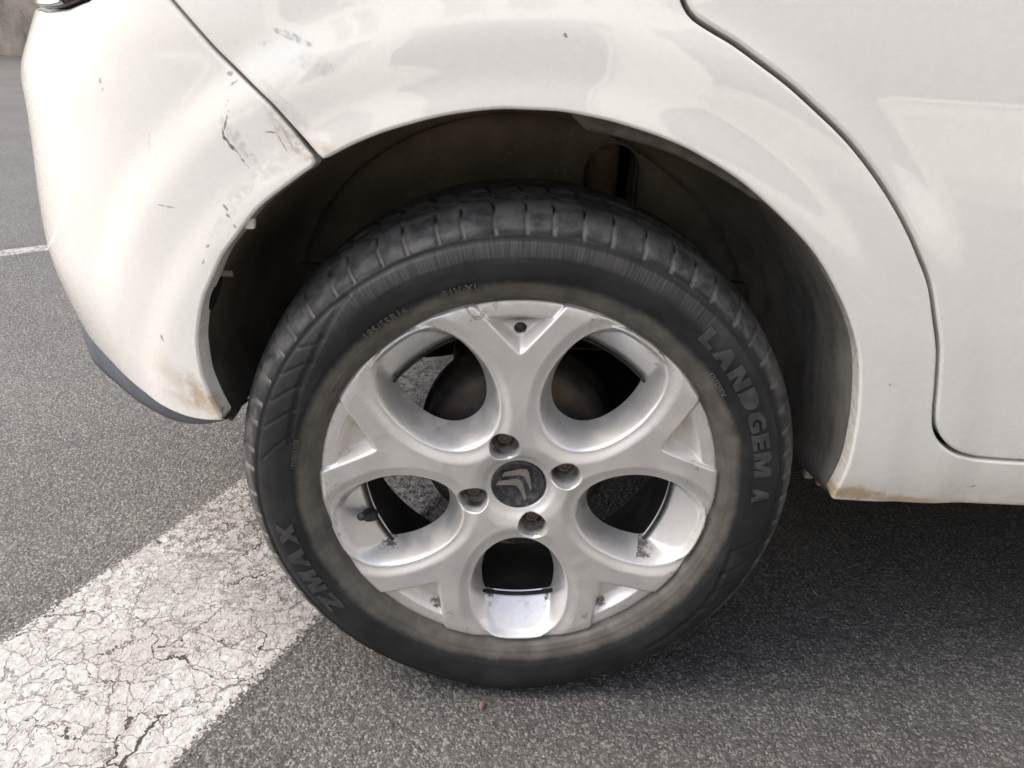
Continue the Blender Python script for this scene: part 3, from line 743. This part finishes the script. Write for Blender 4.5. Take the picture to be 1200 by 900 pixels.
# bolt and torn hole at the back of the arch, and a small body-colour tab
v, f = lathe([(-.006, 0), (-.006, .005), (.004, .005), (.004, .0035), (.02, .0035)], 12, (0, 0, 0))
bolt = mesh_obj('liner_bolt', np.stack([v[:, 1]+.0, v[:, 0]*.6, v[:, 2]], 1)+np.array((-.313, .012, .531)), f, M_BOLT, car)
ha = np.linspace(0, 2*np.pi, 18, endpoint=False)
hv = np.stack([-.318+.0010*np.cos(ha), .014+.010*np.cos(ha), .511+.020*np.sin(ha)], 1)+np.stack([.008*np.sin(ha)*.9, 0*ha, 0*ha], 1)+np.array((.006, 0, 0))
mesh_obj('torn_hole', np.vstack([hv, hv+np.array((-.01, .004, 0))]), [list(range(18)), list(range(35, 17, -1))]+[[i, i+18, (i+1) % 18+18, (i+1) % 18] for i in range(18)], M_BLACK, car, smooth=False)
bevel_box('arch_tab', -.272, -.262, -.006, .004, .580, .592, M_PAINT, car, .0035)
# axle beam, spring pan and trailing arm behind the wheel
bevel_box('axle_beam', -.09, -.02, .26, 2*MID-.26, .285, .36, M_BEAM, car, .012)
bevel_box('trailing_arm', .02, .55, .27, .33, .25, .34, M_BLACK, car, .015)
v, f = lathe([(0, .0), (0, .075), (.006, .08), (.012, .08), (.012, 0)], 32)
mesh_obj('spring_pan', np.stack([v[:, 0], v[:, 2], -v[:, 1]], 1)+np.array((-.14, .36, .345)), f, M_BEAM, car)
# ------------------------------------------------------------------ wheel
WZ = .300
wheel = empty('wheel', car, (0, 0, WZ))
def build_rim(parent):
    nr, na = 182, 1100
    rr = np.concatenate([np.linspace(.022, .07, 40)[:-1], np.linspace(.07, .2205, nr-39)])
    aa = np.linspace(0, 2*np.pi, na, endpoint=False)
    A, R = np.meshgrid(aa, rr, indexing='ij')
    off = math.radians(2.5)
    # face
    h = hermite(R.ravel(), [.0, .0296, .0302, .036, .043, .055, .09, .14, .19, .207, .2135, .2175, .2205], [.0165, .0165, .0115, .0085, .0040, .0012, .0012, .0025, .0010, .0008, .0012, .0022, .0065]).reshape(R.shape)
    px = R*np.cos(A); pz = R*np.sin(A)
    holed = np.zeros_like(R); hs = np.full(R.shape, -1.)
    grime = np.zeros_like(R)
    for k in range(5):
        ph = math.radians(54+72*k)+off
        a = px*math.cos(ph)+pz*math.sin(ph); b = -px*math.sin(ph)+pz*math.cos(ph)
        m = a > .02
        u = np.abs((a-.1435)/np.where(a > .1435, .0745, .0765)); v = np.abs(b/np.where(a > .1435, .0600, .0600))
        # egg: a little narrower towards the hub
        v = v*(1+.10*np.clip((.1435-a)/.07, 0, 1))
        p = np.where(a > .1435, 2.55, 2.15)
        q = (u**p+v**p)**(1/p)
        e = np.where(m, (1-q)*.066, -.05)
        W = 2.7*(np.sqrt(np.maximum(e, 0)**2+.0028**2)-.0028)
        Fl = .0015+np.maximum(0, .2155-R)*.98
        dep = np.where(e > 0, smin(W, Fl, .006), 0); dep = np.maximum(dep, 0)
        holed = np.maximum(holed, dep)
        h = h+.0042*sm(1+e/.014)*(e <= 0)+np.where(e > 0, .0042, 0)*(R < .209)+np.where((e > 0), .0042*sm((.2155-R)/.006), 0)*(R >= .209)
        hs = np.maximum(hs, e)
        if k in (0, 2, 3, 4):                                  # grime where the hole meets the barrel
            bb = {0: .048, 2: .042, 3: .036, 4: -.048}[k]
            gr = np.exp(-((np.abs(b)-abs(bb))/.007)**2)*(1 if k == 3 else (np.sign(b) == np.sign(bb)))*np.exp(-np.maximum(R-.178, 0)/.012)*(e > .002)*(R > .172)
            grime = np.maximum(grime, gr)
    pock = np.zeros_like(R); brown = np.zeros_like(R)
    for k in range(5):
        ph = math.radians(90+72*k)+off
        a = px*math.cos(ph)+pz*math.sin(ph); b = -px*math.sin(ph)+pz*math.cos(ph)
        s4, c4 = math.sin(math.radians(40.5)), math.cos(math.radians(40.5))
        d1 = (a-.1575)*s4-np.sqrt(b*b+.003**2)*c4
        d2 = .2115-R
        ok = (a > .1)
        e = np.where(ok, smin(d1, d2*1.2, .002), -1)
        wall = 2.0*(np.sqrt(np.maximum(d1, 0)**2+.0012**2)-.0012)
        floor_ = .0185-.10*np.maximum(R-.165, 0)
        outer = .0040+1.25*np.maximum(.2032-R, 0)
        dp = np.where(ok & (d1 > 0), smin(smin(wall, outer, .0012), floor_, .004), 0)
        dp = np.maximum(dp, 0)
        pock = np.maximum(pock, dp)
        gq = np.exp(-((b-(.020 if k in (2,) else (-.020 if k == 3 else .5)))/.008)**2)*(dp > .004)*(R < .2)
        grime = np.maximum(grime, gq*.9)
        if k == 0: brown = np.maximum(brown, np.exp(-(((R-.197)/.0045)**2+(b/.022)**2))*(dp > .003))
        # arms fall away slightly towards the lip between pocket and bowl
    lug = np.zeros_like(R)
    for k in range(4):
        al = math.radians(19.6+90*k); d = np.hypot(px-.054*math.cos(al), pz-.054*math.sin(al))
        e = .0172-d
        dp = np.where(e > 0, np.minimum(7*(np.sqrt(e*e+.0006**2)-.0006), .036), 0)
        rim_ = .0006*np.exp(-((d-.0185)/.0012)**2)
        lug = np.maximum(lug, dp); h = h-rim_*0
        brown = np.maximum(brown, np.where(e > 0, sm((dp-.003)/.010), 0))
    if True:                                                   # small round hole in the top pocket, its darkness painted in
        ph = math.radians(90)+off
        d = np.hypot(px-.185*math.cos(ph)-.0005, pz-.185*math.sin(ph))
        lug = np.maximum(lug, np.where(d < .0058, .014, 0))
        brown = np.maximum(brown, .9*(d < .0062))
    # broad spoke ridges running out from the hub
    CUT = .0392
    gr_ = np.gradient(holed, axis=1)/np.gradient(rr)[None, :]; ga_ = (np.roll(holed, -1, 0)-np.roll(holed, 1, 0))/(2*(aa[1]-aa[0]))/R
    over = np.maximum(holed-CUT, 0); st_ = over/np.maximum(gr_**2+ga_**2, .05); lim = np.hypot(gr_, ga_)*st_; st_ = np.where(lim > .003, st_*.003/np.maximum(lim, 1e-9), st_)
    px = px-st_*(gr_*np.cos(A)-ga_*np.sin(A)); pz = pz-st_*(gr_*np.sin(A)+ga_*np.cos(A))
    depth = h+np.maximum(np.minimum(holed, CUT), pock)+lug
    V = np.stack([px, depth, pz], -1).reshape(-1, 3)
    F = grid_faces(na, len(rr), True)
    cut = (holed > CUT).ravel()
    F = F[~cut[F].all(1)]
    F = F[:, ::-1]
    used = np.zeros(len(V), bool); used[F.ravel()] = True
    remap = np.cumsum(used)-1
    ob = mesh_obj('rim', V[used], remap[F], M_ALLOY, parent)
    set_attr(ob, 'pocket', np.clip(pock/.016, 0, 1).ravel()[used]); set_attr(ob, 'grime', grime.ravel()[used]); set_attr(ob, 'brown', brown.ravel()[used])
    return ob
rim = build_rim(wheel)
v, f = lathe([(.0368, .1792), (.0386, .1762), (.042, .1776), (.052, .1825), (.06, .1835), (.11, .184), (.14, .189), (.165, .203), (.178, .206), (.184, .2185), (.186, .2215)], 160)
barrel = mesh_obj('rim_barrel', v, f, M_BARREL, wheel)
# tyre
PROF = np.array([(.008, .2120), (.0055, .2190), (.0025, .2222), (-.0015, .2240), (-.0040, .2275), (-.0062, .2320), (-.0095, .2410), (-.0120, .2520), (-.0130, .2620), (-.0122, .2720), (-.0098, .2805), (-.0050, .2885), (.0025, .2965), (.0120, .3030), (.0230, .3072), (.0400, .3108), (.0700, .3134), (.0980, .3142), (.1260, .3134), (.1560, .3105), (.1740, .3068), (.1860, .3015), (.1970, .2905), (.2050, .2720), (.2060, .2520), (.2000, .2330), (.1900, .2210)])
def prof_fine(n1=118, n2=34):
    d = np.r_[0, np.cumsum(np.linalg.norm(np.diff(PROF, axis=0), axis=1))]
    dm = d[17]
    t = np.concatenate([np.linspace(0, dm, n1)[:-1], np.linspace(dm, d[-1], n2)])
    return np.stack([hermite(t, d, PROF[:, 0]), hermite(t, d, PROF[:, 1])], 1)
def side_y(r):
    k = PROF[2:14]; return np.interp(r, k[:, 1], k[:, 0])
def seg_d(P, a, b):
    e = b-a; t = np.clip(((P-a)@e)/(e@e), 0, 1); return np.linalg.norm(P-a-t[..., None]*e, axis=-1)
def build_tyre(parent):
    pf = prof_fine(); na = 1800; npf = len(pf)
    aa = np.linspace(0, 2*np.pi, na, endpoint=False)
    tg = np.gradient(pf, axis=0); nr_ = np.stack([-tg[:, 1], tg[:, 0]], 1); nr_ /= np.linalg.norm(nr_, axis=1, keepdims=True)
    A = np.broadcast_to(aa[:, None], (na, npf)); Yp = np.broadcast_to(pf[None, :, 0], (na, npf)); Rp = np.broadcast_to(pf[None, :, 1], (na, npf))
    side = (Yp < .03)
    D = np.zeros((na, npf)); slit = np.zeros_like(D); deep = np.zeros_like(D)
    gsh = np.exp(-((Rp-.2842)/.0019)**2)*side
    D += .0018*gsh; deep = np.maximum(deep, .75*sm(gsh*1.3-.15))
    D -= .0007*np.exp(-((Rp-.2876)/.0012)**2)*side
    D += .0006*sm((.2470-Rp)/.002)*side-.0007*np.exp(-((Rp-.2305)/.0009)**2)*side-.0004*np.exp(-((Rp-.2355)/.0007)**2)*side
    # shoulder slits
    N = 63; rs = np.random.default_rng(5); cen = (np.arange(N)+rs.uniform(-.13, .13, N))*2*np.pi/N
    s_par = np.clip((Yp+.004)/.040, 0, 1)
    shift = .030*(s_par-.25)**2+.006*np.sin(s_par*5)
    ph = (A-shift)
    idx = np.round(ph/(2*np.pi/N)).astype(int) % N
    da = (ph-cen[idx]+np.pi) % (2*np.pi)-np.pi
    dist = np.abs(da)*Rp
    wid = .0010+.0011*(1-s_par)
    m = sm(1.5-dist/wid*1.0)*(Rp > .2885)*sm((.036-Yp)/.004)*(Yp < .04)
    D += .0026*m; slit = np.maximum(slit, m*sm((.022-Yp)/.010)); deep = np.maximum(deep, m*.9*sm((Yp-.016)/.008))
    # edge rounding of the blocks
    D += .0005*np.exp(-(dist/.004)**2)*(Rp > .2885)*sm((.036-Yp)/.004)*(Yp < .04)
    # tread ribs
    for yg, w_, d_ in ((.0475, .0014, .0012), (.078, .0045, .0045), (.118, .0045, .0045), (.150, .002, .0015)):
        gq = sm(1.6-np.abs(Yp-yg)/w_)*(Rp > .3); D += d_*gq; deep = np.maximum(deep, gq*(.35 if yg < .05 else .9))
    for yc, hw, dl, ws in ((.053, .0055, .0, .0014), (.0435, .0028, .045, .0010), (.092, .010, .03, .0013), (.060, .003, .05, .0008)):
        ph2 = A-dl-(Yp-yc)*1.6; i2 = np.round(ph2/(2*np.pi/N)).astype(int) % N; dd = np.abs((ph2-cen[i2]+np.pi) % (2*np.pi)-np.pi)*Rp
        mm = sm(1.6-dd/(ws*1.5))*sm((hw-np.abs(Yp-yc))/.002+.5)*(Rp > .3)
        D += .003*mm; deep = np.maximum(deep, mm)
    # moulded arrow pattern on the sidewall
    ad = np.degrees(A) % 360
    P = np.stack([np.radians(ad)*.268, Rp], -1)
    def s_(a0, r0, a1, r1, w, d_, dk):
        nonlocal D, deep
        sel = seg_d(P, np.array((math.radians(a0)*.268, r0)), np.array((math.radians(a1)*.268, r1)))
        q = sm(1.5-sel/w)*side; D = D+d_*q; deep = np.maximum(deep, dk*q)
    band = [(129.5, .2835), (139.1, .2697), (145.4, .2632), (152.1, .2601), (158., .2549), (167., .2505)]
    for (a0, r0), (a1, r1) in zip(band, band[1:]): s_(a0, r0, a1, r1, .0030, .0012, .55)
    for a0, r0, a1, r1 in ((140.9, .2702, 144.5, .2812), (146.3, .2673, 151.7, .2818), (151.5, .2614, 158.4, .2800), (158.3, .2569, 165.1, .2807), (165.1, .2522, 172.8, .2775)): s_(a0, r0, a1, r1, .0013, .0009, .55)
    bandr = [(354.0, .2840), (345.1, .2531), (337.8, .2586), (331.3, .2642), (325.8, .2671), (319.6, .2684), (308, .2700)]
    for (a0, r0), (a1, r1) in zip(bandr[1:], bandr[2:]): s_(a0, r0, a1, r1, .0028, .0012, .5)
    s_(351.5, .2815, 345.1, .2531, .0012, .0008, .4)
    for a0, r0, a1, r1 in ((345.5, .2806, 337.8, .2586), (338.5, .2791, 331.9, .2643), (331.7, .2806, 326.0, .2685), (325.1, .2800, 320.1, .2711), (318, .28, 313.5, .272)): s_(a0, r0, a1, r1, .0012, .0009, .5)
    # the step under the scuffed band over the top
    st = sm((ad-60)/6)*sm((128-ad)/6)
    D += .0007*st*sm((.2640+.0035*np.cos(np.radians(ad-95)*2)-Rp)/.0012)*side
    # squash at the contact patch, gentle sag of the wall above it
    Yn = Yp-D*nr_[None, :, 0]*-1; Rn = Rp-D*nr_[None, :, 1]
    sgn = 1 if nr_[60, 1]*1 > 0 or nr_[int(npf*.6), 1] > 0 else -1
    Yn = Yp-sgn*D*nr_[None, :, 0]; Rn = Rp-sgn*D*nr_[None, :, 1]
    X = Rn*np.cos(A); Z = Rn*np.sin(A)
    bul = sm((-Z-.235)/.06)*np.exp(-((Rp-.272)/.022)**2)*sm(1-np.abs(X)/.12)
    Yn = Yn-bul*.006*(Yp < .09)+bul*.006*(Yp > .09)
    Z = np.maximum(Z, -WZ+.0006)
    V = np.stack([X, Yn, Z], -1).reshape(-1, 3)
    ob = mesh_obj('tyre', V, grid_faces(na, npf, True)[:, ::-1], M_TYRE, parent)
    set_attr(ob, 'slit', slit.ravel()); set_attr(ob, 'deep', deep.ravel())
    return ob
tyre = build_tyre(wheel)

# raised lettering, bent round the sidewall
def glyph_mesh(polys_list, height_to_r, a_of_u, lift=.0018):
    V, F = [], []
    for polys in polys_list:
        P = []; E = []
        for poly in polys:
            pp = resample(np.array(poly, float), .12, True)[:-1] if False else np.array(poly, float)
            b = len(P); P += [tuple(p) for p in pp]; E += [(b+i, b+(i+1) % len(pp)) for i in range(len(pp))]
        vs, es, fs, *_ = delaunay_2d_cdt([Vector(p) for p in P], E, [], 2, 1e-6)
        b = len(V); q = np.array([tuple(v) for v in vs])
        r = height_to_r(q[:, 1]); a = a_of_u(q[:, 0])
        for z_ in (-lift, .0012):
            yy = side_y(r)+z_
            V += list(np.stack([r*np.cos(a), yy, r*np.sin(a)], 1))
        n = len(q)
        for f in fs:
            F.append([b+k for k in f][::-1] if True else f)
        for poly_e in es:
            pass
        cnt = {}
        for f in fs:
            for i in range(len(f)):
                e = (f[i], f[(i+1) % len(f)]); cnt[tuple(sorted(e))] = cnt.get(tuple(sorted(e)), 0)+1
        for (i, j), c in cnt.items():
            if c == 1: F.append([b+i, b+j, b+n+j, b+n+i])
    return V, F
# heavy block capitals on a 0..1 em high grid: outer loop then holes
GL = {
 'L': (.62, [[(0,0),(.60,0),(.60,.26),(.27,.26),(.27,1),(0,1)]]),
 'A': (.86, [[(0,0),(.27,0),(.33,.20),(.53,.20),(.59,0),(.86,0),(.56,1),(.30,1)],[(.38,.38),(.48,.38),(.43,.62)]]),
 'N': (.78, [[(0,0),(.26,0),(.26,.52),(.52,0),(.78,0),(.78,1),(.52,1),(.52,.48),(.26,1),(0,1)]]),
 'D': (.76, [[(0,0),(.40,0),(.60,.07),(.72,.24),(.76,.5),(.72,.76),(.60,.93),(.40,1),(0,1)],[(.26,.24),(.38,.24),(.46,.33),(.49,.5),(.46,.67),(.38,.76),(.26,.76)]]),
 'G': (.80, [[(.42,0),(.80,.06),(.80,.54),(.44,.54),(.44,.36),(.56,.36),(.56,.22),(.44,.22),(.34,.30),(.28,.5),(.34,.68),(.46,.77),(.60,.72),(.62,.66),(.80,.72),(.72,.92),(.46,1),(.18,.90),(.03,.66),(0,.5),(.04,.30),(.18,.08)]]),
 'E': (.62, [[(0,0),(.60,0),(.60,.24),(.27,.24),(.27,.39),(.56,.39),(.56,.61),(.27,.61),(.27,.76),(.60,.76),(.60,1),(0,1)]]),
 'M': (.98, [[(0,0),(.24,0),(.24,.58),(.40,0),(.58,0),(.74,.58),(.74,0),(.98,0),(.98,1),(.66,1),(.49,.42),(.32,1),(0,1)]]),
 'Z': (.82, [[(0,0),(.80,0),(.80,.24),(.40,.24),(.80,.78),(.80,1),(.04,1),(.04,.76),(.42,.76),(0,.22)]]),
 'X': (.90, [[(0,0),(.30,0),(.45,.30),(.60,0),(.90,0),(.62,.50),(.88,1),(.59,1),(.45,.71),(.31,1),(.02,1),(.28,.50)]]),
}
def word(text, a0, a1, r0, r1, slant=0., gap=.16):
    """clockwise word from angle a0 to a1 (degrees), feet at r0, heads at r1"""
    ws = [GL[c][0] for c in text]; tot = sum(ws)+gap*(len(text)-1)
    V, F = [], []; x = 0
    for c, w in zip(text, ws):
        loops = [[(px+x+slant*(py-.5), py) for px, py in lp] for lp in GL[c][1]]
        v, f = glyph_mesh([loops], lambda v_: r0+(r1-r0)*v_, lambda u_: np.radians(a0+(a1-a0)*u_/tot))
        b = len(V); V += v; F += [[k+b for k in q] for q in f]; x += w+gap
    return V, F
def small_text(text, a0, r0, size, spacing=1.06, bold=.012):
    cu = bpy.data.curves.new('text', 'FONT'); cu.body = text; cu.size = 1.0; cu.space_character = spacing; cu.offset = bold; cu.resolution_u = 2
    o = bpy.data.objects.new('text', cu); COL.objects.link(o)
    me = o.to_mesh(); v = np.array([tuple(q.co) for q in me.vertices]); f = [list(p.vertices) for p in me.polygons]
    o.to_mesh_clear(); bpy.data.objects.remove(o); bpy.data.curves.remove(cu)
    r = r0+v[:, 1]*size; a = math.radians(a0)-v[:, 0]*size/r0
    V = np.stack([r*np.cos(a), side_y(r)-.0011, r*np.sin(a)], 1); n = len(v)
    V = np.vstack([V, V+np.array((0, .0016, 0))]); F = [q[::-1] for q in f]; cnt = {}
    for q in f:
        for i in range(len(q)):
            e = tuple(sorted((q[i], q[(i+1) % len(q)]))); cnt[e] = cnt.get(e, 0)+1
    F += [[i, j, n+j, n+i] for (i, j), c in cnt.items() if c == 1]
    return V, F
for nm, (V, F) in dict(
        a=word('LANDGEM', 49.0, 8.0, .2545, .2725, 0, .14), a2=word('A', 4.7, .6, .2545, .2725),
        b=word('ZMAX', -141.0+360, -169.8+360, .2535, .2725, .10, .20),
        c=small_text('195/55R16', 132.5, .2375, .0105, 1.15), d=small_text('91V XL', 110.8, .2375, .0105, 1.15),
        e=small_text('OUTSIDE', 39.5, .2400, .0066, 1.2), g=small_text('TUBELESS', 174., .2420, .0070, 1.15),
        ).items():
    mesh_obj('raised_lettering', np.array(V), F, M_LETTER if nm in ('a', 'a2', 'b') else M_LETTER2, wheel, False)

# centre cap with the double chevron
v, f = lathe([(.016, .0298), (.0105, .0298), (.0098, .0290), (.0102, .0268), (.0112, .0262), (.0112, .0001)], 72)
v[:, 0] += -.001; cap = mesh_obj('centre_cap', v, f[:, ::-1], M_CAP, wheel)
def plate(poly, y, t, name, mat):
    P = np.array(poly)/1000.; n = len(P)
    bm = bmesh.new(); vs = [bm.verts.new((p[0]-.001, y, p[1])) for p in P]
    fc = bm.faces.new(vs); bm.normal_update()
    r = bmesh.ops.extrude_face_region(bm, geom=[fc]); nv = [e for e in r['geom'] if isinstance(e, bmesh.types.BMVert)]
    for q in nv: q.co.y -= t
    bmesh.ops.recalc_face_normals(bm, faces=bm.faces[:])
    bmesh.ops.bevel(bm, geom=[e for e in bm.edges if all(abs(w.co.y-(y-t)) < 1e-6 for w in e.verts)], offset=.0005, segments=2, affect='EDGES')
    me = bpy.data.meshes.new(name); bm.to_mesh(me); bm.free(); me.materials.append(mat)
    o = bpy.data.objects.new(name, me); COL.objects.link(o); o.parent = wheel; return o
plate([(-18.5,10),(-16,15.5),(5,20.5),(9.5,19.6),(12,15),(16.2,-4.5),(14.5,-8),(9.5,5),(6,11),(1,12.6)], .0114, .0014, 'chevron', M_CHEV)
plate([(-25,-1.6),(-21.5,3.6),(-2,7.6),(3,5.6),(6,1),(11.2,-17),(8.6,-21),(3,-8),(-.5,-2.6),(-5,-.6)], .0114, .0014, 'chevron', M_CHEV)
for k in range(4):
    al = math.radians(19.6+90*k)
    v, f = lathe([(.038, .0092), (.0265, .0088), (.0250, .0078), (.0250, .0052), (.0268, .0048), (.0268, 0)], 6)
    v2, f2 = lathe([(.038, .0116), (.0335, .0116), (.0325, .009)], 24)
    o = mesh_obj('wheel_bolt', np.vstack([v, v2]), np.vstack([f, f2+len(v)])[:, ::-1], M_BOLT, wheel, False)
    o.location = (.054*math.cos(al), 0, .054*math.sin(al))
v, f = lathe([(-.014, 0), (-.014, .0042), (-.012, .0048), (.004, .0048), (.006, .0075), (.014, .0080), (.018, .0080)], 24)
valve = mesh_obj('valve_stem', v, f[:, ::-1], M_RUBBER, wheel)
valve.location = (-.1745, .022, .243-WZ); valve.rotation_euler = (math.radians(-28), 0, math.radians(-18))
v, f = lathe([(.0, 0), (.0, .0050), (.006, .0055), (.02, .0055)], 20)  # black insert added so the small hole in the top pocket looks dark
hole_dark = mesh_obj('hole_dark_insert', v, f[:, ::-1], M_RUBBER, wheel)
hole_dark.location = (.1853*math.cos(math.radians(92.5)), .0175, .1853*math.sin(math.radians(92.5)))
# brake drum
v, f = lathe([(.06, 0), (.06, .052), (.074, .058), (.076, .098), (.080, .108), (.090, .1155), (.132, .1165), (.134, .1215), (.150, .1215), (.150, 0)], 96)
drum = mesh_obj('brake_drum', v, f[:, ::-1], M_DRUM, wheel)

# the other three wheels
def copy_tree(o, parent):
    c = o.copy(); COL.objects.link(c); c.parent = parent
    for ch in list(o.children): copy_tree(ch, c)
    return c
for (x, y, rot) in ((2.46, 0, 0), (0, 2*MID, math.pi), (2.46, 2*MID, math.pi)):
    w = copy_tree(wheel, car); w.location = (x, y, WZ); w.rotation_euler = (0, 0, rot)
SC.render.film_transparent = False
# ------------------------------------------------------------------ small litter on the tarmac
def sliver(name, x, y, ang, ln, w, mat, label, cat):
    bm = bmesh.new(); n = 6; ring = []
    for i in range(n):
        t = i/(n-1); ww = w*(.35+.65*math.sin(math.pi*(.1+.8*t))); cz = .0022+.0025*math.sin(t*2.4)
        px_ = (t-.5)*ln; py_ = .1*ln*math.sin(t*3)
        ring.append([bm.verts.new((px_, py_+a*ww, cz+b*ww*.6)) for a, b in ((-1, 0), (0, 1), (1, 0), (0, -1))])
    for i in range(n-1):
        for k in range(4): bm.faces.new([ring[i][k], ring[i][(k+1) % 4], ring[i+1][(k+1) % 4], ring[i+1][k]])
    bm.faces.new(ring[0][::-1]); bm.faces.new(ring[-1])
    bmesh.ops.recalc_face_normals(bm, faces=bm.faces[:])
    me = bpy.data.meshes.new(name); bm.to_mesh(me); bm.free(); me.materials.append(mat)
    o = bpy.data.objects.new(name, me); COL.objects.link(o); o.location = (x, y, 0); o.rotation_euler = (0, 0, math.radians(ang))
    return tag(o, label, cat)
sliver('dry_straw', .469, .2016, 118, .012, .0010, plain('dry_straw', (.45, .34, .20), .8), 'tiny pale straw lying on the tarmac to the right of the tyre', 'straw')
sliver('leaf_scrap', -.030, -.028, 70, .014, .0030, plain('dull_red_scrap', (.16, .10, .085), .8), 'dull reddish scrap of leaf on the tarmac just below the tyre', 'leaf scrap')
